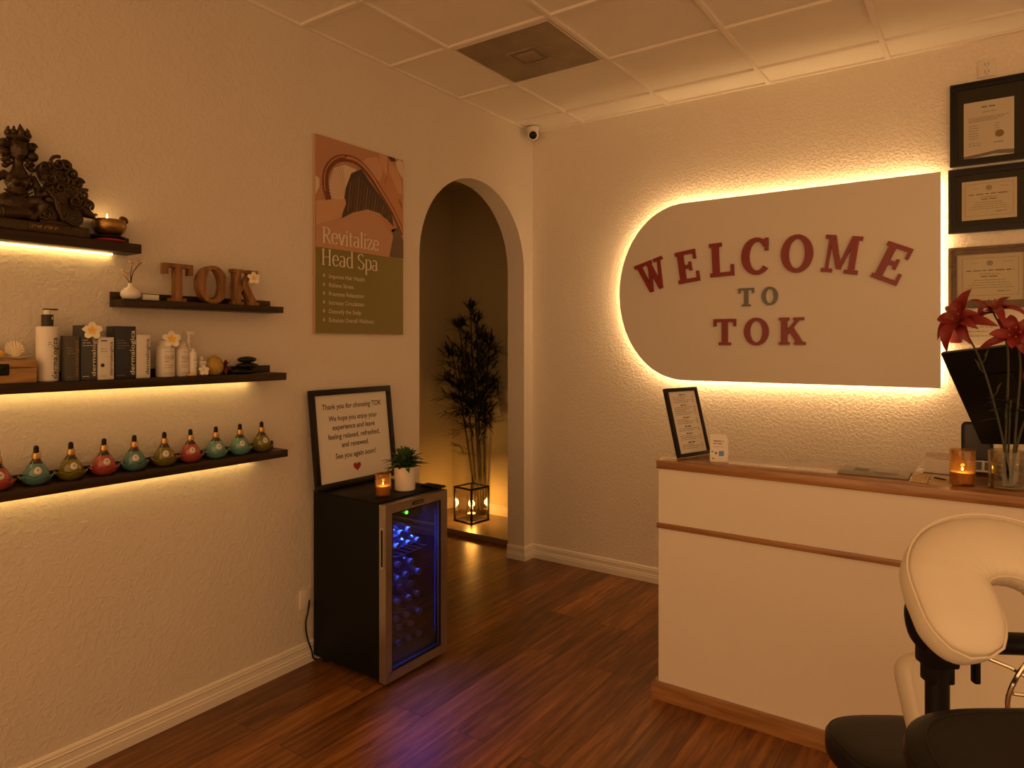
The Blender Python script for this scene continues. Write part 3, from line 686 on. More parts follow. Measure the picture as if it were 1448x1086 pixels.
stone('rounded black stone leaning at the back beside the red flower', (0.040, -2.386, ZM), (0.020, 0.032, 0.016), 0.5)

# ------------------------------------------------------------------ TOK shelf
ZT = 1.6615
def slab_glyph(ch, mb, T, z1, t=0.2, s=0.105):
    zz = [z1]
    def zn():
        zz[0] *= 0.985; return zz[0]
    def rect(x0, y0, x1, y1): mb.prism([(x0, y0), (x1, y0), (x1, y1), (x0, y1)], 0, zn(), 0, T)
    def bar(p, q, wd, wd2=None):
        wd2 = wd2 or wd; mb.prism([(p[0] - wd / 2, p[1]), (p[0] + wd / 2, p[1]), (q[0] + wd2 / 2, q[1]), (q[0] - wd2 / 2, q[1])], 0, zn(), 0, T)
    e = 0.001
    if ch == 'T':
        rect(0, 1 - s, .86, 1); rect(0, .72, .10, 1 - s + e); rect(.76, .72, .86, 1 - s + e); rect(.43 - t / 2, 0, .43 + t / 2, 1 - s + e); rect(.20, 0, .66, s * .9); return .86
    if ch == 'O':
        mb.ring(arc(.43, .5, .43, .515, 0, 360, 48)[:-1], arc(.43, .5, .43 - t * 1.05, .515 - s, 0, 360, 48)[:-1], 0, z1, 0, T); return .86
    if ch == 'K':
        rect(.08, 0, .08 + t, 1); rect(0, 1 - s * .9, .38, 1); rect(0, 0, .38, s * .9)
        bar((.22, .36), (.70, .95), .17, .13); bar((.42, .62), (.76, .05), .23, .25); rect(.52, 1 - s * .9, .90, 1); rect(.54, 0, .96, s * .9); return .96
    if ch == 'E':
        rect(.08, 0, .08 + t, 1); rect(0, 1 - s, .76, 1); rect(0, 0, .80, s); rect(.2, .5 - s / 2, .55, .5 + s / 2); rect(.66, .70, .76, 1); rect(.70, 0, .80, .31); rect(.46, .36, .56, .64); return .8
    if ch == 'L':
        rect(.08, 0, .08 + t, 1); rect(0, 1 - s, .40, 1); rect(0, 0, .76, s); rect(.66, 0, .76, .33); return .76
    if ch == 'C':
        o_ = arc(.43, .5, .43, .515, 40, 318, 40); i_ = arc(.45, .5, .43 - t * 1.02, .515 - s, 318, 40, 40)
        mb.prism(o_ + i_, 0, z1, 0, T); rect(.66, .64, .76, .99); rect(.60, .80, .76, .86); return .78
    if ch == 'W':
        bar((.19, .95), (.42, 0), t, .16); bar((.42, 0), (.62, .86), .14, .12); bar((.60, .9), (.82, 0), t, .16); bar((.82, 0), (1.04, .95), .14, .11)
        rect(0, 1 - s * .95, .40, 1); rect(.82, 1 - s * .95, 1.2, 1); rect(.44, 1 - s * .95, .74, 1); return 1.2
    if ch == 'M':
        rect(.12, 0, .22, 1); rect(.86, 0, .86 + t, 1); bar((.22, 1), (.56, .10), .22, .16); bar((.56, .10), (.92, 1), .12, .14)
        rect(0, 0, .36, s * .9); rect(.74, 0, 1.18, s * .9); rect(0, 1 - s * .9, .26, 1); rect(.88, 1 - s * .9, 1.18, 1); return 1.18
for ch, y0, wd, hh in (('T', -2.664, .112, .147), ('O', -2.530, .128, .149), ('K', -2.378, .126, .149)):
    v = MB(); tmp = MB(); W0 = slab_glyph(ch, tmp, None, 1)
    v.add([(p.x * wd / W0, p.y * hh + (0.0022 if ch == 'O' else 0), p.z * 0.036) for p in tmp.v], tmp.f, 0, XF((0.040, y0, ZT)))
    o_ = v.build('wooden_letter', M['letter_wood'], None, True)
    tag(o_, 'freestanding carved wooden letter %s on the short shelf' % ch, 'letter', 'wooden letters on the short shelf')
frangipani('yellow-white frangipani flower hung on the upper right of wooden K', (0.086, -2.290, 1.778), 0.027, (1, -.3, .2))
t = root('bud_vase', 'round white ceramic bud vase at the left end of the short shelf', 'vase', (0.058, -2.783, ZT))
v = MB(); v.lathe([(0, 0), (0.020, 0), (0.028, 0.004), (0.0345, 0.016), (0.0335, 0.028), (0.024, 0.040), (0.012, 0.046), (0.0085, 0.052), (0.0105, 0.0605), (0.0085, 0.0605), (0.0065, 0.052), (0.0, 0.049)], 40); v.build('vase_body', M['ceramic'], t)
t = root('blossom_twig', 'thin brown twig with small yellow white blossoms in the bud vase', 'flower', (0.058, -2.783, ZT + 0.050))
v = MB(); v.tube([(0, 0, 0), (0, 0.003, 0.03), (-0.004, 0.012, 0.055), (-0.004, 0.034, 0.085), (-.004, .046, .092)], [.0022, .002, .0018, .0015, .001], 7)
v.tube([(0, 0, 0.0), (0, 0.0, 0.045), (0, 0.005, 0.075)], [.002, .0017, .001], 7); v.tube([(0, 0, 0.0), (0, -0.008, 0.02), (0, -0.024, 0.040)], [.002, .0015, .001], 7); v.build('twig', M['twig'], t)
for (dy, dz) in ((.030, .094), (.048, .092), (.004, .080), (-.004, .086), (-.014, .042), (-.026, .050), (-.032, .052)):
    v = MB()
    for k in range(5):
        a = 2 * pi * k / 5 + dy * 90; v.leaf((0.002, dy, dz), (.5, cos(a), sin(a)), 0.011, 0.008, 0.0, n=3)
    v.build('blossom', M['petal_y'] if dy in (.004, -.014, .030) else M['petal_w'], t)
v = MB(); v.box((-0.012, -0.030, 0), (0.012, 0.030, 0.022), bev=0.001); tag(v.build('card_holder', M['plastic_white']), 'small white block holder beside the bud vase on the short shelf', 'holder').location = (0.056, -2.713, ZT)

# ------------------------------------------------------------------ statue and singing bowl (topmost shelf)
ZA = 1.8625
t = root('statue', 'dark bronze statue of a crowned figure reclining beside a curled beast', 'statue', (0.056, -3.138, ZA))
v = MB(); v.box((-0.040, -0.24, 0), (0.046, 0.200, 0.036), bev=0.006); b = v.build('statue_base', M['bronze'], t)
v = MB(); v.box((0.046, 0.012, 0.006), (0.049, 0.112, 0.031), bev=0.001); pq = v.build('plaque', M['bronze'], b)
v = MB()
for k, yy in enumerate((.026, .044, .062, .076, .092)):
    v.tube([(0.0495, yy + .006 * cos(a * .7), 0.0185 + .006 * sin(a * (1 + k % 2))) for a in range(8)], 0.0012, 5)
v.build('plaque_relief', M['brass'], pq)
def spiral(v, c, r, turns=1.6, wd=0.006, x0=0.0, flip=1, rot=0.0, n=26):
    pts = []; rs = []
    for i in range(n):
        u = i / (n - 1); a = rot + flip * 2 * pi * turns * u; q = r * (1 - 0.82 * u)
        pts.append((c[0] + 0.010 * u + x0, c[1] + q * cos(a), c[2] + q * sin(a))); rs.append(wd * (1 - .35 * u))
    v.tube(pts, rs, 7)
# figure body (one continuous surface, fused by voxel remesh)
v = MB()
v.ell((0, 0.000, 0.270), (0.028, 0.0290, 0.044)); v.ell((0.006, 0, 0.246), (0.018, 0.017, 0.02))
v.tube([(0, 0, 0.245), (0, 0, 0.215), (0, 0.002, 0.190)], [0.016, 0.015, 0.026], 12)
v.ell((0.0, 0.002, 0.165), (0.030, 0.042, 0.034)); v.ell((0.022, -0.014, 0.160), (0.014, 0.016, 0.015)); v.ell((0.022, 0.020, 0.160), (0.014, 0.016, 0.015))
v.ell((0.0, -0.002, 0.125), (0.026, 0.032, 0.032)); v.ell((0.004, -0.010, 0.080), (0.040, 0.062, 0.048)); v.ell((0.016, 0.0, 0.072), (0.028, 0.03, 0.034))
v.tube([(0.0, 0.036, 0.185), (0.012, 0.052, 0.150), (0.022, 0.046, 0.125), (0.026, 0.066, 0.128)], [.014, .012, .010, .009], 10); v.ell((0.028, 0.070, 0.132), (0.010, 0.012, 0.011))
v.tube([(0.0, -0.034, 0.185), (0.010, -0.058, 0.165), (0.018, -0.072, 0.15)], [.014, .012, .010], 10)
v.tube([(0.012, 0.012, 0.098), (0.030, 0.050, 0.102), (0.034, 0.062, 0.092), (0.034, 0.050, 0.066), (0.036, 0.030, 0.050), (0.038, 0.028, 0.038)], [.020, .019, .017, .013, .011, .010], 12)
v.tube([(0.01, -0.02, 0.07), (0.034, 0.02, 0.058), (0.036, -0.06, 0.052)], [.024, .018, .02], 12)
v.ell((0.026, 0.0, 0.262), (0.007, 0.006, 0.012)); v.ell((0.024, 0, 0.247), (.006, .009, .003)); v.ell((.024, -.011, .276), (.006, .007, .004)); v.ell((.024, .011, .276), (.006, .007, .004))
v.ell((0, -0.03, 0.05), (0.04, 0.085, 0.026))
fg = v.build('figure', M['bronze'], t)
rm = fg.modifiers.new('fuse', 'REMESH'); rm.mode = 'VOXEL'; rm.voxel_size = 0.0032; rm.use_smooth_shade = True
sm = fg.modifiers.new('soft', 'SMOOTH'); sm.factor = 0.5; sm.iterations = 4
v = MB()
for k in range(6):
    spiral(v, (0.030, -0.052 + .022 * k, 0.070 + .014 * sin(k * 2)), 0.019, 1.0, 0.0030, flip=1 if k % 2 else -1, rot=k)
for k in range(3): v.tube([(0.034, -0.05 + .02 * i, 0.118 - .012 * k - .004 * (i - 1.5) ** 2 * -1) for i in range(5)], .0028, 6)
v.tube([(0.034, 0.026 - .004 * k, 0.190 - .012 * k) for k in range(5)], .003, 6); v.tube([(0.037, -.022 + .009 * k, .176 - .006 * sin(k)) for k in range(6)], .0028, 6)
v.build('drapery', M['bronze'], fg)
for sgn in (-1, 1):
    v = MB(); v.ell((-.004, sgn * .036, .282), (.016, .017, .016)); v.ell((-.004, sgn * .040, .254), (.017, .020, .018)); spiral(v, (0.008, sgn * .038, .283), .013, 1.3, .004, flip=sgn)
    for k in range(6): v.ell((0.004 * (k % 2), sgn * (.026 + .006 * (k % 3)), .238 - .006 * k), (.009, .010, .008))
    v.build('hair', M['bronze'], fg)
v = MB(); v.lathe([(0.029, 0.296), (0.033, 0.302), (0.031, 0.310), (0.026, 0.312)], 28); v.ell((0, 0, .300), (.026, .027, .014))
for k in range(9):
    a = 2 * pi * k / 9; v.ell((.027 * cos(a), .029 * sin(a), .318), (.008, .009, .011)); v.ell((.027 * cos(a), .029 * sin(a), .330), (.004, .004, .007))
v.tube([(0.020, 0, .305), (0.024, 0, .325), (.016, 0, .347)], [.012, .011, .002], 10); v.ell((.030, 0, .322), (.004, .005, .007)); v.build('crown', M['bronze'], fg)
# curled beast and scrolled couch
v = MB()
v.ell((-0.004, 0.104, 0.205), (0.034, 0.050, 0.046)); v.ell((0, 0.146, 0.160), (0.032, 0.045, 0.042)); v.ell((0, 0.108, 0.130), (0.034, 0.050, 0.05)); v.ell((0, 0.172, 0.118), (0.028, 0.042, 0.034))
v.ell((0, 0.075, 0.215), (.028, .026, .024)); v.ell((0, .138, .226), (.026, .028, .026)); v.ell((0, .165, .196), (.022, .022, .022))
v.tube([(0.004, 0.176, 0.120), (0.006, 0.206, 0.090), (0.006, 0.226, 0.084), (0.006, 0.238, 0.094)], [.026, .018, .011, .005], 10)
v.tube([(0.0, 0.165, 0.165), (0.002, 0.198, 0.168), (0.002, 0.212, 0.176)], [.020, .012, .004], 10)
v.tube([(0.0, 0.180, 0.140), (0.002, 0.212, 0.132), (0.002, 0.222, 0.124)], [.018, .011, .005], 10)
v.ell((0.004, 0.08, 0.07), (0.036, 0.05, 0.05)); v.ell((0, .14, .07), (.034, .05, .045))
bs = v.build('beast', M['bronze'], t)
rm = bs.modifiers.new('fuse', 'REMESH'); rm.mode = 'VOXEL'; rm.voxel_size = 0.0035; rm.use_smooth_shade = True
sm = bs.modifiers.new('soft', 'SMOOTH'); sm.factor = 0.5; sm.iterations = 3
v = MB()
for i, (yy, zz, rr) in enumerate(((.072, .222, .024), (.106, .240, .026), (.080, .185, .025), (.120, .196, .024), (.150, .214, .022), (.168, .186, .020), (.146, .164, .022), (.112, .158, .022), (.182, .148, .020), (.200, .118, .017), (.160, .124, .020), (.092, .138, .020), (.130, .238, .019))):
    spiral(v, (0.024, yy, zz), rr, 1.4, .0062, flip=1 if i % 2 else -1, rot=i * 1.3)
v.build('mane', M['bronze'], bs)
v = MB()
for k in range(3):
    d = .010 * k; v.tube([(0.038, .074 + d, .142 - d), (0.040, .092 + d * .7, .118 - d), (0.040, .098 + d * .4, .088 - d * .6), (0.040, .112, .062 - d * .3), (0.040, .142, .050 - d * .3), (.040, .166, .048)], .0062, 8)
v.cyl((0.0, .150, .062), (0.046, .150, .062), .026, .026, 28)
for rr in (.024, .016): v.tube([(0.046, .150 + rr * cos(a * pi / 14), .062 + rr * sin(a * pi / 14)) for a in range(28)], .003, 6, closed=True)
v.ell((0.046, .150, .062), (.004, .008, .008)); spiral(v, (.036, .064, .062), .024, 1.6, .006); v.box((-.03, .05, .034), (.036, .17, .048), bev=.004)
v.build('scroll_couch', M['bronze'], t)

t = root('bowl_cushion', 'round black and red cushion under the brass bowl', 'cushion', (0.056, -2.857, ZA))
v = MB(); v.lathe([(0, 0), (0.044, 0), (0.050, 0.004), (0.050, 0.009), (0.046, 0.0105)], 36); v.build('lower_ring', M['redcloth'], t)['label'] = 'red woven lower band'
v = MB(); v.lathe([(0.0, 0.010), (0.047, 0.0106), (0.053, 0.015), (0.050, 0.021), (0.040, 0.023), (0.0, 0.0215)], 36); v.build('upper_ring', M['rubber'], t)
t = root('singing_bowl', 'brass singing bowl on the round cushion at the right of the top shelf', 'bowl', (0.056, -2.857, ZA + 0.0222))
v = MB(); v.lathe([(0, 0.0015), (0.030, 0.0015), (0.046, 0.012), (0.0545, 0.028), (0.056, 0.040), (0.052, 0.053), (0.050, 0.0575), (0.047, 0.0575), (0.0485, 0.050), (0.052, 0.040), (0.049, 0.027), (0.030, 0.006), (0, 0.005)], 48); v.build('bowl', M['brass'], t)
v = MB(); v.cyl((-0.004, 0.006, 0.006), (0.0, 0.05, 0.064), 0.006, 0.006, 14); v.lathe([(0, -.006), (.013, -.005), (.0165, 0), (.013, .005), (0, .006)], 24, T=Matrix.Translation((0.0, 0.050, 0.064)) @ Matrix.Rotation(R(70), 4, 'Y'))
o_ = v.build('striker', M['twig']); tag(o_, 'wooden mallet with round dark head resting in the brass bowl', 'mallet'); o_.location = (0.056, -2.857, ZA + 0.0222)

t = root('tealight', 'tiny tealight flame just above the rim of the brass bowl', 'candle', (0.060, -2.866, ZA + 0.0282))
v = MB(); v.lathe([(0, 0), (.019, 0), (.019, .016), (.017, .016), (.017, .012), (0, .012)], 24); v.build('tealight_cup', M['chrome'], t)
v = MB(); v.cyl((0, 0, .011), (0, 0, .028), .0009, n=6); v.build('wick', M['rubber'], t)
v = MB(); v.lathe([(0, .024), (.0034, .034), (.0048, .046), (.0026, .062), (0, .074)], 12); v.build('flame', M['flame'], t)
lamp('tealight_light', 'POINT', (0, 0, .036), .40, (1.0, .50, .14), .006, parent=t)

# ------------------------------------------------------------------ poster
def nib(mb, pts, T, thick=0.115, thin=0.032, mi=0):
    """pen stroke whose width grows with the upright part of its direction, like a didone letter"""
    k = len(pts); L_ = []; Rr = []
    for i in range(k):
        a = Vector(pts[max(i - 1, 0)]); b_ = Vector(pts[min(i + 1, k - 1)]); d = (b_ - a)
        if d.length < 1e-6: d = Vector((1, 0))
        d.normalize(); wd = thin + (thick - thin) * abs(d.y) ** 1.6; nrm = Vector((-d.y, d.x)) * wd / 2; p = Vector(pts[i])
        L_.append(p + nrm); Rr.append(p - nrm)
    for i in range(k - 1): mb.add([(L_[i].x, L_[i].y, 0), (L_[i + 1].x, L_[i + 1].y, 0), (Rr[i + 1].x, Rr[i + 1].y, 0), (Rr[i].x, Rr[i].y, 0)], [(0, 1, 2, 3)], mi, T)
def serif_word(mb, word, T, wd_total, mi=0):
    G = {}
    A = lambda *q: arc(*q) if len(q) == 7 else arc(*q, 14)
    st = lambda x, y0, y1: [(x, y0), (x, y1)]
    sf = lambda x, y, h_=.085: [(x - h_, y), (x + h_, y)]
    G['R'] = (.50, [st(.12, 0, .7), sf(.12, .012), sf(.10, .688), [(.12, .688), (.24, .688)] + A(.22, .52, .19, .168, 90, -90) + [(.12, .352)], [(.22, .352), (.46, 0)], sf(.47, .012, .05)])
    G['e'] = (.40, [[(.06, .27), (.35, .27)] + A(.205, .25, .15, .235, 5, 180) + A(.215, .25, .16, .24, 180, 320)])
    G['v'] = (.40, [[(.05, .475), (.20, 0)], [(.20, 0.0), (.34, .475)], sf(.06, .47, .07), sf(.34, .47, .06)])
    G['i'] = (.20, [st(.10, 0, .48), sf(.10, .012, .075), [(.03, .47), (.10, .47)], [(.10, .60), (.10, .68)]])
    G['t'] = (.26, [[(.10, .62), (.10, .10)] + A(.17, .09, .07, .085, 180, 300), [(.03, .47), (.22, .47)]])
    G['a'] = (.40, [A(.18, .36, .12, .12, 150, 0) + [(.30, .36), (.30, .06), (.36, .015)], A(.17, .13, .12, .125, 60, 360 + 20, 18)])
    G['l'] = (.20, [st(.10, 0, .74), sf(.10, .012, .075), [(.03, .73), (.10, .73)]])
    G['z'] = (.38, [[(.05, .47), (.33, .47)], [(.33, .47), (.05, .012)], [(.05, .012), (.34, .012)], [(.05, .47), (.05, .38)], [(.34, .012), (.34, .11)]])
    G['H'] = (.60, [st(.12, 0, .7), st(.47, 0, .7), [(.12, .36), (.47, .36)], sf(.12, .012), sf(.12, .688), sf(.47, .012), sf(.47, .688)])
    G['d'] = (.44, [st(.34, 0, .74), A(.20, .24, .15, .24, 60, 300, 18), [(.34, .73), (.27, .73)], [(.34, .012), (.41, .012)]])
    G['S'] = (.44, [A(.22, .52, .16, .17, 30, 200, 12) + [(.16, .40), (.30, .30)] + A(.22, .18, .17, .18, 30, -160, 14)])
    G['p'] = (.44, [st(.10, -.22, .48), A(.24, .24, .15, .24, 120, -120, 18), [(.03, .47), (.10, .47)], sf(.10, -.21, .075)])
    G[' '] = (.22, [])
    tot = sum(G[c][0] for c in word); s = wd_total / tot; x = 0
    for c in word:
        for si_, st_ in enumerate(G[c][1]):
            nib(mb, [(x + p[0], p[1]) for p in st_], T @ Matrix.Translation((0, 0, .00015 * si_)) @ Matrix.Diagonal((s, 0.110, 1, 1)), .085, .030, mi)
        x += G[c][0]
t = root('wall_poster', 'tall head spa poster panel with green lower half on the left wall', 'poster', (0.0, -1.913, 1.549))
PW, PH = 0.597, 0.950
v = MB(); v.box((0.001, 0, 0), (0.018, PW, PH), bev=0.001, seg=1); b = v.build('panel', M['p_edge'], t)
v = MB(); X0 = 0.0182
def layer(k): return XF((X0 + 0.0005 * k, 0, 0))
PM = ['bg', 'green', 'skin', 'skin2', 'face', 'hair', 'copper', 'copper2', 'dark', 'white', 'line']
ix = {k: i for i, k in enumerate(PM)}
v.flat([(0.002, .412), (PW - .002, .412), (PW - .002, PH - .002), (0.002, PH - .002)], 0, ix['bg'], layer(0))
v.flat([(0.002, .002), (PW - .002, .002), (PW - .002, .412), (0.002, .412)], 0, ix['green'], layer(0))
v.flat([(0.088, 0.654), (0.085, 0.738), (0.115, 0.808), (0.183, 0.839), (0.260, 0.83), (0.19, 0.728), (0.176, 0.665)], 0, ix['white'], layer(1))
for i in range(14):
    a = R(100 + 7.5 * i); v.flat([(.19, .69), (.19 + .115 * cos(a), .69 + .14 * sin(a)), (.19 + .115 * cos(a + .03), .69 + .14 * sin(a + .03))], 0, ix['bg'], layer(2))
v.flat([(0.278, 0.863), (0.332, 0.906), (0.407, 0.929), (0.434, 0.946), (0.495, 0.945), (0.595, 0.856), (0.595, 0.56), (0.563, 0.62), (0.495, 0.714), (0.427, 0.775), (0.346, 0.826)], 0, ix['skin2'], layer(1))
v.flat([(0.282, 0.866), (0.332, 0.906), (0.400, 0.926), (0.43, 0.89), (0.44, 0.85), (0.42, 0.80), (0.36, 0.825)], 0, ix['skin'], layer(2))
v.flat([(0.414, 0.946), (0.470, 0.945), (0.476, 0.88), (0.470, 0.84), (0.445, 0.868), (0.421, 0.906)], 0, ix['skin'], layer(3))
v.flat([(0.49, .92), (.54, .90), (.575, .845), (.59, .77), (.56, .76), (.52, .82), (.485, .87)], 0, ix['skin'], layer(2))
v.flat([(0.536, 0.929), (0.563, 0.946), (0.595, 0.940), (0.595, 0.846), (0.563, 0.876), (0.543, 0.903)], 0, ix['white'], layer(3))
v.flat([(0.476, .948), (.53, .948), (.536, .93), (.50, .925)], 0, ix['hair'], layer(3))
for q in ([(.478, .91), (.482, .86), (.486, .86), (.482, .91)], [(.56, .72), (.585, .68), (.588, .70), (.565, .74)], [(.45, .80), (.475, .845), (.479, .842), (.455, .797)]): v.flat(q, 0, ix['line'], layer(4))
v.flat([(0.004, 0.631), (0.075, 0.647), (0.183, 0.671), (0.19, 0.647), (0.156, 0.571), (0.075, 0.544), (0.004, 0.514)], 0, ix['skin'], layer(4))
v.flat([(0.002, .66), (.025, .70), (.025, .74), (.002, .75)], 0, ix['white'], layer(2))
v.flat([(0.176, 0.66), (0.19, 0.728), (0.224, 0.805), (0.292, 0.84), (0.346, 0.789), (0.441, 0.709), (0.509, 0.641), (0.52, 0.578), (0.468, 0.603), (0.4, 0.633), (0.305, 0.626), (0.231, 0.598), (0.163, 0.560)], 0, ix['hair'], layer(3))
for i in range(16):
    x = .20 + .019 * i; y1 = .80 - .0105 * abs(i - 3) * 1.2; y0 = .60 + .02 * sin(i * 2.1) + .01
    v.flat([(x, y0), (x + .0025, y0), (x + .022, y1), (x + .020, y1)], 0, ix['line'] if i % 3 else ix['copper2'], layer(4))
v.flat([(0.004, 0.514), (0.075, 0.544), (0.156, 0.566), (0.231, 0.608), (0.332, 0.641), (0.414, 0.635), (0.509, 0.587), (0.52, 0.5), (0.50, 0.412), (0.004, 0.412)], 0, ix['face'], layer(5))
v.flat([(0.407, 0.623), (0.468, 0.612), (0.536, 0.564), (0.502, 0.542), (0.468, 0.569)], 0, ix['skin2'], layer(6))
v.flat([(0.502, 0.559), (0.55, 0.577), (0.594, 0.513), (0.594, 0.414), (0.488, 0.414), (0.516, 0.523)], 0, ix['dark'], layer(6))
AP = [(0.081, 0.648), (0.061, 0.714), (0.068, 0.784), (0.115, 0.843), (0.183, 0.872), (0.265, 0.870), (0.346, 0.826), (0.441, 0.735), (0.522, 0.648), (0.594, 0.545)]
def smooth_path(P, n=6):
    out = []
    for i in range(len(P) - 1):
        p0, p1, p2, p3 = (Vector(P[max(i - 1, 0)]), Vector(P[i]), Vector(P[i + 1]), Vector(P[min(i + 2, len(P) - 1)]))
        for j in range(n):
            u = j / n; out.append(0.5 * ((2 * p1) + (p2 - p0) * u + (2 * p0 - 5 * p1 + 4 * p2 - p3) * u * u + (3 * p1 - p0 - 3 * p2 + p3) * u ** 3))
    return out + [Vector(P[-1])]
AS = smooth_path(AP)
def band(P, o0, o1, mi, k):
    for i in range(len(P) - 1):
        def nn(j):
            d = (P[min(j + 1, len(P) - 1)] - P[max(j - 1, 0)]).normalized(); return Vector((-d.y, d.x))
        a, b_ = nn(i), nn(i + 1)
        q = [P[i] + a * o0, P[i + 1] + b_ * o0, P[i + 1] + b_ * o1, P[i] + a * o1]
        q = [(min(p.x, PW - .002), min(p.y, PH - .002)) for p in q]; v.flat(q, 0, mi, layer(k))
band(AS, -.017, .017, ix['copper'], 7); band(AS[24:], -.004, .010, ix['copper2'], 8); band(AS[4:26], .004, .010, ix['copper2'], 8)
v.build('printed_picture', [M['p_' + k] for k in PM], b, False, fix=False)['label'] = 'print of hands washing dark hair under a copper ring'
v = MB(); LX = X0 + 0.0005 * 9
serif_word(v, 'Revitalize', XF((LX, 0.036, 0.436)), 0.376); v.build('title', M['inkwhite'], b, False, fix=False)
v = MB(); serif_word(v, 'Head Spa', XF((LX, 0.032, 0.329)), 0.372); v.build('title', M['inkwhite'], b, False, fix=False)
for k, s in enumerate(('Improve Hair Health', 'Relieve Stress', 'Promote Relaxation', 'Increase Circulation', 'Detoxify the Scalp', 'Enhance Overall Wellness')):
    z = 0.268 - 0.0425 * k; v = MB()
    text(v, s, XF((LX, 0.079, z)), 0.030, xs=0.93)
    v.build('lettering', M['inkwhite'], b, False, fix=False); v = MB()
    T_ = XF((LX, 0.050, z + 0.010)); v.ring(arc(0, 0, .0065, .0065, 0, 360, 12)[:-1], arc(0, 0, .0035, .0035, 0, 360, 12)[:-1], 0, 0.0002, 0, T_)
    v.flat([(-.002, .005), (.002, .005), (0, .013)], .0001, 0, T_)
    v.build('bullet', M['inkwhite'], b, False, fix=False)

# ------------------------------------------------------------------ beverage fridge
FX0, FX1, FY0, FY1, FZ = 0.022, 0.455, -1.925, -1.515, 0.800
t = root('beverage_fridge', 'black glass-door beverage fridge with steel door frame by the left wall', 'fridge', (FX0, FY0, 0))
D, Wd = FX1 - FX0, FY1 - FY0
v = MB(); w_ = 0.028
v.box((0, 0, .03), (D, w_, FZ), bev=.002, seg=1); v.box((0, Wd - w_, .03), (D, Wd, FZ), bev=.002, seg=1); v.box((0, w_, .03), (w_, Wd - w_, FZ)); v.box((0, w_, .03), (D, Wd - w_, .075)); v.box((0, w_, FZ - .05), (D, Wd - w_, FZ - .0))
v.box((-.001, -.002, FZ), (D + .002, Wd + .002, FZ + .008), bev=.003)
v.build('cabinet', M['fridge'], t)
v = MB(); v.box((w_, w_, .075), (w_ + .003, Wd - w_, FZ - .05)); v.box((w_, w_, .075), (D - .001, w_ + .003, FZ - .05)); v.box((w_, Wd - w_ - .003, .075), (D - .001, Wd - w_, FZ - .05)); v.box((w_, w_, FZ - .053), (D - .001, Wd - w_, FZ - .05)); v.build('liner', M['inner'], t)
for yy in (.04, Wd - .04):
    for xx in (.05, D - .02):
        v = MB(); v.cyl((xx, yy, 0), (xx, yy, .031), .016, .018, 16); v.build('foot', M['rubber'], t)
# door
d0, d1 = D + .004, D + .044; z0, z1 = .022, FZ - .002; fw_ = .042
v = MB()
def miter(mb, y0, y1, z0, z1, fw, xa, xb, mi=0):
    mb.add([(xb, y0, z0), (xb, y1, z0), (xb, y1 - fw, z0 + fw), (xb, y0 + fw, z0 + fw)], [(0, 1, 2, 3)], mi)
    O = [(y0, z0), (y1, z0), (y1, z1), (y0, z1)]; I = [(y0 + fw, z0 + fw), (y1 - fw, z0 + fw), (y1 - fw, z1 - fw), (y0 + fw, z1 - fw)]
    vs = [(xa, *p) for p in O] + [(xa, *p) for p in I] + [(xb, *p) for p in O] + [(xb - .003, *p) for p in I]
    fs = []
    for i in range(4):
        j = (i + 1) % 4; fs += [(i, 4 + i, 4 + j, j), (8 + i, 8 + j, 12 + j, 12 + i), (i, j, 8 + j, 8 + i), (4 + i, 12 + i, 12 + j, 4 + j)]
    mb.add(vs, fs, mi)
miter(v, 0, Wd, z0, z1, fw_, d0, d1); v.f.pop(0) if False else None
door = v.build('door_frame', M['steel'], t, True, ang=20)
v = MB(); v.box((d0 + .012, fw_ - .004, z0 + fw_ - .004), (d0 + .020, Wd - fw_ + .004, z1 - fw_ + .004)); v.build('door_glass', M['door_glass'], door, False)
v = MB()
for q in ((fw_, z0 + fw_, Wd - fw_, z0 + fw_ + .006), (fw_, z1 - fw_ - .006, Wd - fw_, z1 - fw_), (fw_, z0 + fw_, fw_ + .006, z1 - fw_), (Wd - fw_ - .006, z0 + fw_, Wd - fw_, z1 - fw_)): v.box((d1 - .012, q[0], q[1]), (d1 - .004, q[2], q[3]))
v.build('gasket', M['rubber'], door, False)
# recessed grip in the side of the door
v = MB(); v.ring([(d0 + .010, .52), (d1 - .010, .52), (d1 - .010, .70), (d0 + .010, .70)], [(d0 + .014, .53), (d1 - .014, .53), (d1 - .014, .69), (d0 + .014, .69)], 0, .0025, 0, Matrix.Translation((0, -.001, 0)) @ Matrix.Rotation(pi / 2, 4, 'X'))
v.build('handle_rim', M['chrome'], door)
v = MB(); v.box((d0 + .013, -.0016, .528), (d1 - .013, .0005, .692)); v.build('handle_recess', M['rubber'], door, False)
v = MB(); v.box((d1 - .001, Wd / 2 - .035, z1 - .030), (d1 + .0015, Wd / 2 + .035, z1 - .014), bev=.001); bd = v.build('badge', M['black'], door)
v = MB()
for k in range(6): v.flat([(-.026 + .009 * k, -.003), (-.020 + .009 * k, -.003), (-.020 + .009 * k, .003), (-.026 + .009 * k, .003)], 0, 0, XF((d1 + .002, Wd / 2, z1 - .022)))
v.build('badge_print', M['seal'], bd)
v = MB(); v.box((d0 + .0205, Wd / 2 - .045, z1 - .085), (d0 + .0225, Wd / 2 + .05, z1 - .046)); v.build('display', M['grey_cap'], door)
v = MB(); v.ell((d0 + .024, Wd / 2 - .058, z1 - .060), (.003, .009, .008)); v.build('power_light', M['green_led'], door)
v = MB(); v.box((D - .075, Wd - .055, FZ + .008), (D + .042, Wd - .004, FZ + .019), bev=.005); v.build('hinge_cover', M['black'], t)
RK = (.520, .262, .080)
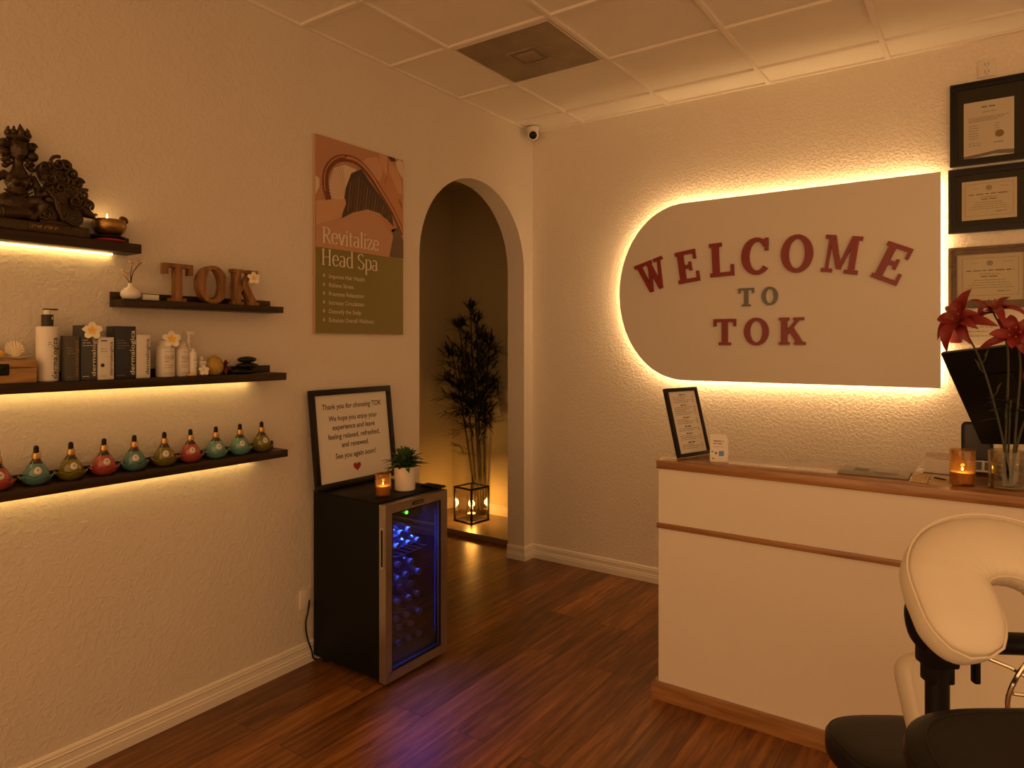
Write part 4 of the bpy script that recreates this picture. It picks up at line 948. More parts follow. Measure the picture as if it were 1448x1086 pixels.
for z in RK[:2]:
    v = MB()
    for k in range(9): y = w_ + .008 + (Wd - 2 * w_ - .016) * k / 8; v.cyl((w_ + .01, y, z), (D - .05, y, z), .0022, n=6)
    for x in (w_ + .02, D - .05): v.cyl((x, w_ + .002, z), (x, Wd - w_ - .002, z), .0032, n=8)
    v.build('rack', M['chrome'], t)
v = MB(); v.box((D - .008, Wd - w_ - .0055, .12), (D - .004, Wd - w_ - .004, FZ - .09)); v.build('led_strip', M['blue_led'], t, False)['label'] = 'blue light strip inside the door edge'
v = MB(); v.box((D - .10, w_ + .03, FZ - .058), (D - .085, Wd - w_ - .03, FZ - .0535)); v.build('led_strip', M['blue_led'], t, False)['label'] = 'blue light strip under the fridge roof'
bl = lamp('fridge_lamp', 'AREA', (FX0 + D - .10, FY0 + Wd / 2, FZ - .064), 4.0, (0.05, 0.13, 1.0), .03, (0, R(-12), 0), .30)
bl.data.spread = R(110)
bl2 = lamp('fridge_lamp', 'AREA', (FX0 + D - .03, FY0 + Wd / 2, FZ - .070), 3.2, (0.06, 0.10, 1.0), .04, (R(-11), R(-21), 0), .25)
bl2.data.spread = R(56)
# water bottles lying neck outward on the racks
def make_bottle():
    t = root('water_bottle', 'clear water bottle lying neck outward in the glass-door fridge', 'bottle', (0, 0, 0), 0, 'water bottles lying in the fridge')
    TX = Matrix.Rotation(pi / 2, 4, 'Y')
    v = MB(); v.lathe([(0, 0), (.026, 0), (.0295, .004), (.0295, .05), (.0275, .055), (.0295, .06), (.0295, .10), (.0275, .105), (.0295, .11), (.029, .128), (.022, .150), (.0125, .165), (.0125, .178)], 20, T=TX); v.build('bottle_body', M['bottle'], t)
    v = MB(); v.lathe([(.0150, .172), (.0150, .188), (.0135, .190), (0, .190)], 18, T=TX); v.build('cap', M['cap'], t)
    return t
pbtl = None; rb = random.Random(3)
for zr, layers, nm in ((RK[0] + .004, 2, 'upper rack'), (RK[1] + .004, 4, 'middle rack'), (RK[2] - .004, 3, 'fridge floor')):
    for L_ in range(layers):
        ncol = 5 if L_ % 2 == 0 else 4
        for k in range(ncol):
            if nm == 'upper rack' and L_ == 1 and k == 0: pass
            y = FY0 + w_ + .036 + .0665 * k + (.033 if L_ % 2 else 0); z = zr + .0300 + .0535 * L_
            x = FX0 + w_ + .012 + .135 + rb.uniform(-.012, .012) - (0.0 if L_ % 2 == 0 else .02)
            lab = 'clear water bottle lying on the %s of the glass-door fridge' % nm
            if pbtl is None: pbtl = make_bottle(); pbtl.location = (x, y, z); pbtl['label'] = lab; pbtl['group'] = 'water bottles on the ' + nm
            else:
                c_ = dup(pbtl, (x, y, z), lab); c_['group'] = 'water bottles on the ' + nm
# power cord and outlet behind the fridge
v = MB(); v.tube(smooth_path([Vector(p) for p in ((0.006, -1.936, .290), (0.016, -1.950, .250), (0.020, -1.968, .19), (0.020, -1.958, .12), (0.026, -1.940, .06), (0.030, -1.932, .02), (.034, -1.915, .008))]), .0038, 8)
tag(v.build('power_cord', M['rubber']), 'black power cord running from the wall down behind the fridge', 'cord')
v = MB(); v.box((0.0005, -1.990, .255), (.006, -1.930, .345), bev=.002); tag(v.build('wall_outlet', M['white_trim']), 'white wall outlet plate just left of the fridge', 'outlet')

# ------------------------------------------------------------------ things on the fridge
ZF = FZ + 0.0085
def leaning(name, label, cat, loc, tilt, rz=0): 
    o = root(name, label, cat, loc, rz); return o
# framed thank-you sign leaning on the wall: local X along the wall, Y up, Z out of the face
SW, SHh = 0.525, 0.472
t = root('framed_sign', 'black framed thank-you sign leaning on the wall above the fridge', 'sign', (0.070, -1.958, ZF))
TL_ = Matrix(((0, -sin(R(6.6)), cos(R(6.6)), 0), (1, 0, 0, 0), (0, cos(R(6.6)), sin(R(6.6)), 0), (0, 0, 0, 1)))
v = MB(); f_ = .028
v.box((0, 0, 0), (SW, f_, .022), 0, TL_, .003); v.box((0, SHh - f_, 0), (SW, SHh, .022), 0, TL_, .003); v.box((0, f_ - .002, 0), (f_, SHh - f_ + .002, .022), 0, TL_, .003); v.box((SW - f_, f_ - .002, 0), (SW, SHh - f_ + .002, .022), 0, TL_, .003)
v.build('frame', M['frame_black'], t)
v = MB(); v.box((f_ - .004, f_ - .004, .004), (SW - f_ + .004, SHh - f_ + .004, .010), 0, TL_); pp = v.build('sheet', M['paper'], t, False)
v = MB(); cx_ = SW / 2
for s, y, fw2 in (('Thank you for choosing TOK', .376, .385), ('We hope you enjoy your', .318, .315), ('experience and leave', .275, .275), ('feeling relaxed, refreshed,', .231, .335), ('and renewed.', .188, .175), ('See you again soon!', .136, .262)):
    v = MB(); text(v, s, TL_ @ Matrix.Translation((cx_, y, .0106)), .036, 'CENTER', fit=fw2, off=.012, shear=.08)
    v.build('lettering', M['ink'], pp, False)
v = MB(); hp = [(.0019 * 16 * sin(u) ** 3 * .8, .0019 * (13 * cos(u) - 5 * cos(2 * u) - 2 * cos(3 * u) - cos(4 * u)) * .8) for u in [2 * pi * i / 40 for i in range(40)]]
v.flat(hp, 0, 0, TL_ @ Matrix.Translation((cx_, .085, .0106))); v.build('heart', M['heart'], pp, False)['label'] = 'small red printed heart'

def candle(label, loc, r, h_, wax_h, power, group='amber glass candles'):
    t = root('candle', label, 'candle', loc, 0, group)
    v = MB(); v.lathe([(0, 0), (r * .93, 0), (r, .004), (r, h_), (r - .0022, h_), (r - .0025, .008), (0, .008)], 40); v.build('glass_cup', M['amber'], t)
    v = MB(); v.lathe([(0, .009), (r - .0035, .009), (r - .0035, wax_h - .001), (r * .8, wax_h - .003), (0, wax_h - .003)], 32); wx = v.build('wax', M['wax'], t)
    v = MB(); v.cyl((0, 0, wax_h - .004), (0, 0, wax_h + .006), .0008, n=6); v.build('wick', M['rubber'], wx)
    v = MB(); v.lathe([(0, wax_h + .003), (.0022, wax_h + .005), (.0028, wax_h + .008), (.0016, wax_h + .013), (0, wax_h + .017)], 12); v.build('flame', M['flame'], t)
    lamp('candle_light', 'POINT', (0, 0, wax_h + .012), power, (1.0, .50, .14), .006, parent=t)
    return t
candle('amber glass candle burning on the fridge in front of the framed sign', (0.385, -1.828, ZF), .036, .103, .048, .10)
t = root('potted_plant', 'small bushy green plant in white pot on the fridge', 'plant', (0.372, -1.672, ZF))
v = MB(); v.lathe([(0, 0), (.044, 0), (.048, .004), (.052, .102), (.054, .104), (.054, .112), (.049, .112), (.048, .098), (0, .096)], 40); v.build('pot', M['ceramic'], t)
v = MB(); v.lathe([(0, .0965), (.0475, .0965)], 24); v.build('soil', M['soil'], t)
v = MB(); rr = random.Random(5)
for k in range(150):
    a = rr.uniform(0, 2 * pi); el = rr.uniform(-.05, 1.45); q = rr.uniform(0, .02)
    v.leaf((q * cos(a), q * sin(a), .105 + rr.uniform(0, .035)), (cos(a) * cos(el), sin(a) * cos(el), sin(el) * .95 + .18), rr.uniform(.060, .108), rr.uniform(.022, .032), rr.uniform(.15, .45), n=6)
v.build('foliage', M['leaf'], t)

# ------------------------------------------------------------------ lantern, its candle and bamboo in the hall
ZH = 0.0355
t = root('lantern', 'black metal frame lantern with glass panes glowing on the hall floor', 'lantern', (-0.885, 0.430, ZH), R(-7))
v = MB(); s_ = .098; H_ = .285; b_ = .0065
for sx in (-1, 1):
    for sy in (-1, 1): v.box((sx * s_ - b_, sy * s_ - b_, 0), (sx * s_ + b_, sy * s_ + b_, H_))
for z in (0.0, H_ - .012):
    for q in ((-s_, -s_ - b_, s_, -s_ + b_), (-s_, s_ - b_, s_, s_ + b_), (-s_ - b_, -s_, -s_ + b_, s_), (s_ - b_, -s_, s_ + b_, s_)): v.box((q[0], q[1], z), (q[2], q[3], z + .012))
v.box((-s_, -s_, 0.001), (s_, s_, .008)); v.build('frame', M['lantern'], t, False)
for a in range(4):
    v = MB(); v.box((-s_ + b_, -s_ - .001, .012), (s_ - b_, -s_ + .001, H_ - .012), 0, Matrix.Rotation(a * pi / 2, 4, 'Z')); v.build('glass_pane', M['clear'], t, False)
t = root('lantern_candle', 'bright glass cylinder candle burning inside the black hall lantern', 'candle', (-0.885, 0.430, ZH + .0085))
v = MB(); v.lathe([(0, 0), (.045, 0), (.045, .20), (.043, .20), (.043, .004), (0, .004)], 32); v.build('glass_cylinder', M['clear'], t)
v = MB(); v.lathe([(0, .005), (.036, .005), (.036, .05), (0, .05)], 28); v.build('wax', M['wax'], t)
v = MB(); v.lathe([(0, .058), (.007, .066), (.011, .090), (.009, .125), (.004, .16), (0, .175)], 16); v.build('flame', M['bulbglow'], t)
lamp('lantern_light', 'POINT', (0, 0, .11), 11, (1.0, .46, .10), .03, parent=t)

t = root('bamboo_plant', 'tall dark leafy bamboo plant standing behind the hall lantern', 'plant', (-0.945, 0.625, ZH))
v = MB(); v.lathe([(0, 0), (.045, 0), (.050, .004), (.054, .055), (.050, .055), (.048, .045), (0, .045)], 28); v.build('pot', M['lantern'], t)
rr = random.Random(11); tops = []
RTV = Vector((.82, .572, 0))
for k, (dx, lean, hh) in enumerate(((-.040, -.10, 1.40), (-.018, -.04, 1.62), (.004, .01, 1.78), (.026, .06, 1.66), (.046, .13, 1.48), (.010, .09, 1.30))):
    p0 = RTV * dx + Vector((0, 0, .044)); yb = -.16 - .03 * (k % 2)
    pts = [p0 + RTV * (lean * (u ** 1.6)) + Vector((0.0, yb * u, (hh - .044) * u)) for u in [i / 12 for i in range(13)]]
    rs = [(.0085 - .0045 * i / 12) * (1.12 if i % 3 == 0 else 1) for i in range(13)]
    v = MB(); v.tube(pts, rs, 8); v.build('cane', M['cane'], t); tops.append(pts)
v = MB()
UP = Vector((0, 0, 1)); 
def spray(base, d, L_):
    d = Vector(d).normalized(); tip = Vector(base) + d * L_ + UP * (-.10 * L_)
    v.tube([base, Vector(base) + d * L_ * .5 + UP * .01, tip], [.0022, .0016, .0009], 5)
    for q in range(7):
        u = .35 + .65 * q / 6; p = Vector(base).lerp(tip, u); sd = Vector((rr.uniform(-1, 1), rr.uniform(-.5, .5), rr.uniform(-.35, .9)))
        v.leaf(p, d * .9 + sd * .75, rr.uniform(.085, .145), rr.uniform(.012, .018), rr.uniform(.05, .45), n=4)
for k in range(250):
    pts = rr.choice(tops); u = rr.triangular(.36, .99, .76); i = min(int(u * 12), 11); p = pts[i].lerp(pts[i + 1], u * 12 - i)
    s = rr.choice((-1, 1)); dd = RTV * s * rr.uniform(.35, 1) + Vector((0, rr.uniform(-.5, .12), rr.uniform(-.05, .95)))
    if p.z > 1.72: continue
    spray(p, dd, rr.uniform(.05, .21) * (1.0 if p.z < 1.4 else .62))
for pts in tops:
    for q in range(5): spray(pts[-1] - UP * .05, RTV * rr.uniform(-.8, .8) + UP * 1.2 + Vector((0, rr.uniform(-.3, .1), 0)), .06)
v.v = [Vector((p.x, min(p.y, .060), p.z)) for p in v.v]
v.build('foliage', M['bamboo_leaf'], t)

# ------------------------------------------------------------------ welcome sign on the back wall
t = root('welcome_sign', 'large bullet-shaped backlit welcome sign on the back wall', 'sign', (0, 0, 0))
zc, Rz, Rx, xl, xr = 1.814, .535, .426, 1.129, 2.445
out = arc(xl, zc, Rx, Rz, 90, 270, 48); outline = out + [(xr, zc - Rz), (xr, zc + Rz)]
v = MB(); v.prism(outline, .045, .062, 0, YF((0, 0, 0))); pn = v.build('sign_panel', M['sign'], t)
ins = .022
so = arc(xl, zc, Rx - ins, Rz - ins, 90, 270, 48) + [(xr - ins, zc - Rz + ins), (xr - ins, zc + Rz - ins)]
si = arc(xl, zc, Rx - ins - .012, Rz - ins - .012, 90, 270, 48) + [(xr - ins - .012, zc - Rz + ins + .012), (xr - ins - .012, zc + Rz - ins - .012)]
v = MB(); v.ring(so, si, .028, .040, 0, YF((0, 0, 0))); v.build('led_strip', M['led_sign'], t, False)['label'] = 'glowing warm light strip around the back of the sign'
v = MB()
for q in ((1.2, 1.5), (1.2, 2.1), (2.2, 1.5), (2.2, 2.1)): v.box((q[0] - .03, -.045, q[1] - .03), (q[0] + .03, -.0002, q[1] + .03))
v.build('standoff', M['sign'], t, False)
def sign_letter(ch, x, z, rot, wd, hh, m, th=.016):
    tmp = MB(); W0 = slab_glyph(ch, tmp, None, 1, .22 if ch in 'ELTK' else .2, .115)
    v = MB(); v.add([(p.x * wd / W0, p.y * hh, p.z * th) for p in tmp.v], tmp.f, 0, YF((x, -.0625, z), 1, R(rot)))
    v.build('letter', m, t)['label'] = '%s raised letter %s' % ('red' if m is M['red_letter'] else 'grey', ch)
RL, GLr = M['red_letter'], M['grey_letter']
sign_letter('W', .866, 1.802, 17, .190, .190, RL); sign_letter('E', 1.103, 1.858, 8, .132, .192, RL); sign_letter('L', 1.297, 1.889, 2.5, .138, .197, RL)
sign_letter('C', 1.476, 1.893, 0, .153, .204, RL); sign_letter('O', 1.690, 1.895, -2, .166, .203, RL); sign_letter('M', 1.897, 1.888, -8.5, .180, .198, RL); sign_letter('E', 2.137, 1.848, -25, .128, .196, RL)
sign_letter('T', 1.458, 1.714, 0, .088, .103, GLr, .012); sign_letter('O', 1.588, 1.717, 0, .088, .101, GLr, .012)
sign_letter('T', 1.315, 1.492, 0, .130, .151, RL); sign_letter('O', 1.491, 1.492, 0, .136, .153, RL); sign_letter('K', 1.682, 1.494, 0, .140, .150, RL)

# ------------------------------------------------------------------ framed certificates, outlet plate, notice
def certificate(label, x0, x1, z0, z1, fm, fw2, px0, px1, pz0, pz1, kind):
    t = root('certificate', label, 'certificate', ((x0 + x1) / 2, 0, z0), 0, 'framed certificates right of the sign')
    cx = (x0 + x1) / 2; T0 = YF((-cx, -.002, -z0))
    v = MB()
    O = [(x0, z0), (x1, z0), (x1, z1), (x0, z1)]; I = [(x0 + fw2, z0 + fw2), (x1 - fw2, z0 + fw2), (x1 - fw2, z1 - fw2), (x0 + fw2, z1 - fw2)]
    Mi = [(x0 + fw2 * .35, z0 + fw2 * .35), (x1 - fw2 * .35, z0 + fw2 * .35), (x1 - fw2 * .35, z1 - fw2 * .35), (x0 + fw2 * .35, z1 - fw2 * .35)]
    v.ring(O, Mi, 0, .024, 0, T0); v.ring(Mi, I, 0, .017, 0, T0); v.build('frame', fm, t, False)
    v = MB(); v.flat([(x0 + fw2 * .8, z0 + fw2 * .8), (x1 - fw2 * .8, z0 + fw2 * .8), (x1 - fw2 * .8, z1 - fw2 * .8), (x0 + fw2 * .8, z1 - fw2 * .8)], .006, 0, T0); v.build('mat_board', M['matboard'] if kind != 2 else M['cream_paper'], t, False)
    v = MB(); v.flat([(px0, pz0), (px1, pz0), (px1, pz1), (px0, pz1)], .0075, 0, T0); pp = v.build('document', M['paper'] if kind == 0 else M['cream_paper'], t, False)
    v = MB(); W_ = px1 - px0; H2 = pz1 - pz0; T1 = YF((-cx + px0, -.0105, -z0 + pz0))
    if kind == 0:
        text(v, 'CERTIFICATE', T1 @ Matrix.Translation((W_ / 2, H2 * .87, 0)), .016, 'CENTER') if False else None
        scribble(v, T1, W_ * .36, H2 * .88, W_ * .28, .007, 0, 1); scribble(v, T1, W_ * .38, H2 * .80, W_ * .26, .003, 0, 2)
        for k in range(3): scribble(v, T1, W_ * .1, H2 * (.71 - .03 * k), W_ * (.8 - .1 * k), .0028, 0, 3 + k)
        for k in range(6): scribble(v, T1, W_ * .1, H2 * (.58 - .045 * k), W_ * .2, .0026, 0, 9 + k); scribble(v, T1, W_ * .62, H2 * (.58 - .045 * k), W_ * .1, .0026, 0, 19 + k)
        for k in range(2): scribble(v, T1, W_ * .1, H2 * (.27 - .04 * k), W_ * .25, .0026, 0, 29 + k); scribble(v, T1, W_ * .6, H2 * (.25), W_ * .2, .0026, 0, 33 + k)
        v.flat([(0, H2 * .06), (W_ * .35, H2 * .085), (W_ * .7, H2 * .12), (W_, H2 * .10), (W_, H2 * .03), (W_ * .6, H2 * .06), (W_ * .3, H2 * .03), (0, 0.002)], 0, 0, T1)
    else:
        bx = .06; L4 = ((bx, .1), (1 - bx, .1), (1 - bx, .92), (bx, .92))
        v.ring([(W_ * a, H2 * b) for a, b in L4], [(W_ * a + (.0012 if a < .5 else -.0012), H2 * b + (.0012 if b < .5 else -.0012)) for a, b in L4], 0, .0002, 0, T1)
        v.ring(arc(W_ / 2, H2 * .80, .012, .012, 0, 360, 20)[:-1], arc(W_ / 2, H2 * .80, .008, .008, 0, 360, 20)[:-1], 0, .0002, 0, T1); v.flat(arc(W_ / 2, H2 * .80, .005, .005, 0, 360, 12)[:-1], 0, 0, T1)
        scribble(v, T1, W_ * .2, H2 * .80, W_ * .1, .002, 0, 1); scribble(v, T1, W_ * .7, H2 * .82, W_ * .14, .002, 0, 2)
        scribble(v, T1, W_ * .13, H2 * .63, W_ * .74, .006, 0, 3); scribble(v, T1, W_ * .34, H2 * .56, W_ * .32, .003, 0, 4); scribble(v, T1, W_ * .36, H2 * .50, W_ * .28, .005, 0, 5)
        for k in range(4): scribble(v, T1, W_ * (.25 - .04 * k), H2 * (.43 - .055 * k), W_ * (.5 + .08 * k), .0024, 0, 6 + k)
        scribble(v, T1, W_ * .62, H2 * .18, W_ * .2, .004, 0, 15)
    v.build('print', M['inkgrey'], pp, False)
    if kind == 0:
        v = MB(); v.flat([((.0165 + .0012 * (i % 2)) * cos(2 * pi * i / 40) + W_ * .72, (.0165 + .0012 * (i % 2)) * sin(2 * pi * i / 40) + H2 * .40) for i in range(40)], .0006, 0, T1); v.build('gold_seal', M['seal'], pp, False)
    v = MB(); v.box((x0 + fw2 * .9 - cx, -.0155, fw2 * .9), (x1 - fw2 * .9 - cx, -.0140, z1 - z0 - fw2 * .9)); v.build('glazing', M['glazing'], t, False)
    return t
certificate('topmost black framed certificate with gold seal and dark wide mat', 2.482, 2.86, 2.373, 2.775, M['frame_black'], .030, 2.539, 2.739, 2.400, 2.678, 0)
certificate('middle black framed certificate with dark mat and wide cream document', 2.475, 2.86, 2.043, 2.357, M['frame_black'], .030, 2.531, 2.750, 2.103, 2.293, 1)
certificate('lowest bronze wood framed certificate behind the red lilies', 2.475, 2.815, 1.673, 1.972, M['frame_wood'], .036, 2.516, 2.772, 1.712, 1.934, 2)
t = root('wall_outlet', 'painted-over outlet plate high on the back wall above the certificates', 'outlet', (2.632, 0, 2.838))
v = MB(); v.box((-.035, -.006, -.043), (.035, -.0002, .043), bev=.002); pl = v.build('cover_plate', M['wall'], t)
v = MB()
for z in (-.018, .018):
    for x in (-.007, .007): v.box((x - .0015, -.0068, z - .006), (x + .0015, -.0055, z + .006))
    v.ell((0, -.006, z - .011), (.0025, .001, .0025))
v.build('slots', M['vent'], pl)
t = root('wall_notice', 'pale handwritten paper notice on the wall under the lowest certificate', 'notice', (2.617, 0, 1.494))
v = MB(); v.box((-.095, -.0035, 0), (.095, -.0008, .162)); pp = v.build('sheet', M['cream_paper'], t, False)
v = MB()
for k in range(5): scribble(v, YF((-.08, -.0038, .13 - .022 * k)), 0, 0, .10 + .01 * (k % 3), .0035, 0, 60 + k)
v.build('handwriting', M['inkgrey'], pp, False)
v = MB(); v.box((2.478, -.030, 1.502), (2.532, -.0008, 1.655), bev=.008, seg=3); tag(v.build('wall_ornament', M['red_lacquer']), 'narrow dark red lacquered block on the wall left of the paper notice', 'ornament')

# ------------------------------------------------------------------ reception desk
t = root('reception_desk', 'cream reception desk with oak top, oak stripe and oak base', 'desk', (1.49, -1.302, 0))
v = MB(); v.box((0, 0, 0), (2.6, .24, .972)); v.box((.94, .24, 0), (2.6, .86, .972)); v.build('desk_body', M['lam'], t, False)
v = MB(); v.box((-.006, -.012, .972), (2.62, .280, 1.009), bev=.003); v.box((.92, .2799, .972), (2.62, .88, 1.009)); v.build('counter_top', M['oak'], t)
v = MB(); v.box((-.006, -.009, .720), (2.6, .0, .742), bev=.002); v.build('stripe', M['oak'], t)
v = MB(); v.box((-.022, -.026, 0), (2.62, 0, .070), bev=.002); v.box((-.022, 0, 0), (0, .20, .070), bev=.002); v.build('base_board', M['oak'], t)
ZD = 1.0095
# menu frame
t = root('menu_frame', 'slim dark framed price menu leaning on the left end of the desk top', 'menu', (1.5815, -1.145, ZD), R(72))
TM = Matrix(((1, 0, 0, 0), (0, sin(R(15)), -cos(R(15)), 0), (0, cos(R(15)), sin(R(15)), 0), (0, 0, 0, 1)))
MW, MH = .215, .302; a = -MW / 2; v = MB(); f_ = .016
v.box((a, 0, 0), (a + MW, f_, .018), 0, TM, .002); v.box((a, MH - f_, 0), (a + MW, MH, .018), 0, TM, .002); v.box((a, f_ - .001, 0), (a + f_, MH - f_ + .001, .018), 0, TM, .002); v.box((a + MW - f_, f_ - .001, 0), (a + MW, MH - f_ + .001, .018), 0, TM, .002)
v.box((a + .004, .004, .000), (a + MW - .004, MH - .004, .004), 0, TM); v.build('frame', M['frame_black'], t)
v = MB(); v.box((a + f_ - .002, f_ - .002, .004), (a + MW - f_ + .002, MH - f_ + .002, .010), 0, TM); pp = v.build('sheet', M['paper'], t, False)
v = MB(); T1 = TM @ Matrix.Translation((a + f_, f_, .0105)); W_ = MW - 2 * f_; H2 = MH - 2 * f_; y = H2 * .95; sec = (4, 5, 3, 2, 3, 3); sd = 0
for n_ in sec:
    scribble(v, T1, W_ * .38, y - .004, W_ * .24, .0045, 0, sd); y -= .0125
    for k in range(n_):
        scribble(v, T1, W_ * .14, y, W_ * (.42 + .12 * ((k * 5 + n_) % 3)), .0021, 0, sd + 1 + k); scribble(v, T1, W_ * .84, y, W_ * .07, .0024, 0, sd + 20 + k); y -= .0078
    y -= .003; sd += 7
v.build('print', M['ink'], pp, False)
v = MB(); v.box((a + .03, -.006, .0), (a + MW - .03, .008, .012)); v.add([(-.03, .20, -.001), (.03, .20, -.001), (.035, .01, -.07), (-.035, .01, -.07)], [(0, 1, 2, 3)], 0, TM); v.build('easel_back', M['frame_black'], t) if False else None
t = root('card_stand', 'small white card display with blue square beside the menu frame', 'card', (1.722, -1.222, ZD + .003), R(16))
TC = Matrix(((1, 0, 0, 0), (0, sin(R(14)), -cos(R(14)), 0), (0, cos(R(14)), sin(R(14)), 0), (0, 0, 0, 1)))
v = MB(); v.box((-.036, 0, 0), (.036, .098, .0022), 0, TC); v.box((-.036, 0, -.004), (.030, .112, -.001), 0, TC); v.box((-.036, -.002, -.035), (.036, .002, .002)); cb = v.build('card', M['paper'], t, False)
v = MB(); T1 = TC @ Matrix.Translation((-.036, 0, .0030))
scribble(v, T1, .014, .080, .040, .0045, 0, 2); scribble(v, T1, .014, .070, .036, .0035, 0, 3); scribble(v, T1, .014, .058, .04, .0015, 0, 4); scribble(v, T1, .006, .036, .008, .004, 0, 5); scribble(v, T1, .020, .028, .008, .008, 0, 6); scribble(v, T1, .008, .008, .010, .004, 0, 7)
v.build('print', M['ink'], cb, False)
v = MB(); v.flat([(.036, .020), (.056, .022), (.055, .043), (.035, .041)], 0, 0, T1); v.build('blue_square', M['blue_print'], cb, False)['label'] = 'blue printed square'
# flat slate tray, textured tile, card and pen
t = root('counter_tray', 'flat grey rectangular tray lying on the desk top', 'tray', (2.285, -1.128, ZD), R(1))
v = MB(); v.box((-.118, -.085, 0), (.118, .085, .006), bev=.002); b = v.build('tray', M['slate'], t)
v = MB(); v.flat([(-.07, -.02), (-.02, -.02), (-.02, .05), (-.07, .05)], .0066, 0); v.flat([(.0, -.04), (.08, -.04), (.08, -.01), (.0, -.01)], .0066, 0); v.build('tray_print', M['inkgrey'], b, False)
v = MB(); v.box((-.026, -.080, 0), (.026, .080, .004), bev=.001)
for i in range(5):
    for j in range(12): v.ell((-.02 + .01 * i, -.07 + .0125 * j, .004), (.004, .005, .0025), 8, 6)
tag(v.build('textured_tile', M['tan_card']), 'small tan tile with raised dots between the grey tray and candle', 'tile').location = (2.438, -1.160, ZD)
v = MB(); v.box((-.034, -.075, 0), (.034, .075, .0016)); tag(v.build('tan_card', M['tan_card']), 'plain tan card lying under the pen beside the desk candle', 'card').location = (2.503, -1.175, ZD)
v = MB(); v.cyl((-.016, .012, .0045), (.018, -.010, .0045), .0030, .0026, 10); v.cyl((.018, -.010, .0045), (.0215, -.0125, .0045), .0024, .0008, 10)
tag(v.build('pen', M['black']), 'short black pen lying on the tan card', 'pen').location = (2.496, -1.150, ZD + .0016)
candle('amber glass candle burning on the desk beside the glass vase', (2.566, -1.196, ZD), .0385, .122, .046, .12)
# papers
v = MB(); v.grid(lambda a, b: (-.05 + .10 * a, -.11 + .22 * b, .002 + .02 * b * b), 4, 6); o_ = v.build('paper_sheet', M['paper']); tag(o_, 'loose white paper sheet curling up behind the desk candle', 'paper'); o_.location = (2.484, -.900, ZD)
t = root('magazine', 'open printed magazine with grey picture between candle and vase', 'magazine', (2.622, -.865, ZD))
v = MB(); v.grid(lambda a, b: (-.075 + .15 * a, -.12 + .24 * b, .004 + .014 * abs(sin(pi * a)) + .008 * b), 10, 4); b = v.build('pages', M['paper'], t)
v = MB()
for k in range(4): v.grid(lambda a, b_, k=k: (-.068 + .037 * k + .028 * a, -.085 + .17 * b_, .0052 + .014 * abs(sin(pi * (.04 + .25 * k + .19 * a))) + .008 * (.14 + .71 * b_)), 4, 3)
v.build('picture', M['card_slate'], b)
# monitor tilted on its stand
TLc, e1, wv = Vector((2.492, -.955, 1.466)), Vector((.128, .15, -.354)), None
ey = e1.normalized(); wv = Vector((1, -.52, .14)); wv = (wv - ey * wv.dot(ey)).normalized(); nz_ = wv.cross(ey).normalized()
t = root('monitor', 'black tilted back of a computer monitor on the desk behind the lilies', 'monitor', (2.80, -.77, ZD))
base = Vector((2.80, -.77, ZD)); TMn = Matrix.Identity(4)
for r_ in range(3): TMn[r_][0] = wv[r_]; TMn[r_][1] = ey[r_]; TMn[r_][2] = nz_[r_]; TMn[r_][3] = (TLc - base)[r_]
hgt = e1.length; v = MB(); v.box((0, 0, -.010), (.30, hgt, .012), 0, TMn, .004); sc = v.build('screen_housing', M['black'], t)
sgn = 1 if (TMn.to_3x3() @ Vector((0, 0, 1))).y < 0 else -1
v = MB(); v.box((.10, .10, .012 * sgn - .012), (.22, .28, .012 * sgn + .012), 0, TMn, .006); v.build('rear_hub', M['black'], sc)
ctr = TMn @ Vector((.15, .22, 0))
v = MB(); v.tube([ctr, Vector((0.03, .02, .20)), Vector((.03, .02, .01))], [.028, .03, .034], 16); v.lathe([(0, 0), (.11, 0), (.11, .008), (.04, .014), (0, .014)], 36, T=Matrix.Translation((.03, .02, 0))); v.build('stand', M['black'], t)
v = MB(); v.box((-.010, -.006, .0), (.10, .010, .166), bev=.02, seg=4); o_ = v.build('card_reader', M['card_slate']); tag(o_, 'dark grey upright card reader under the tilted monitor', 'card reader'); o_.location = (2.556, -.62, ZD)

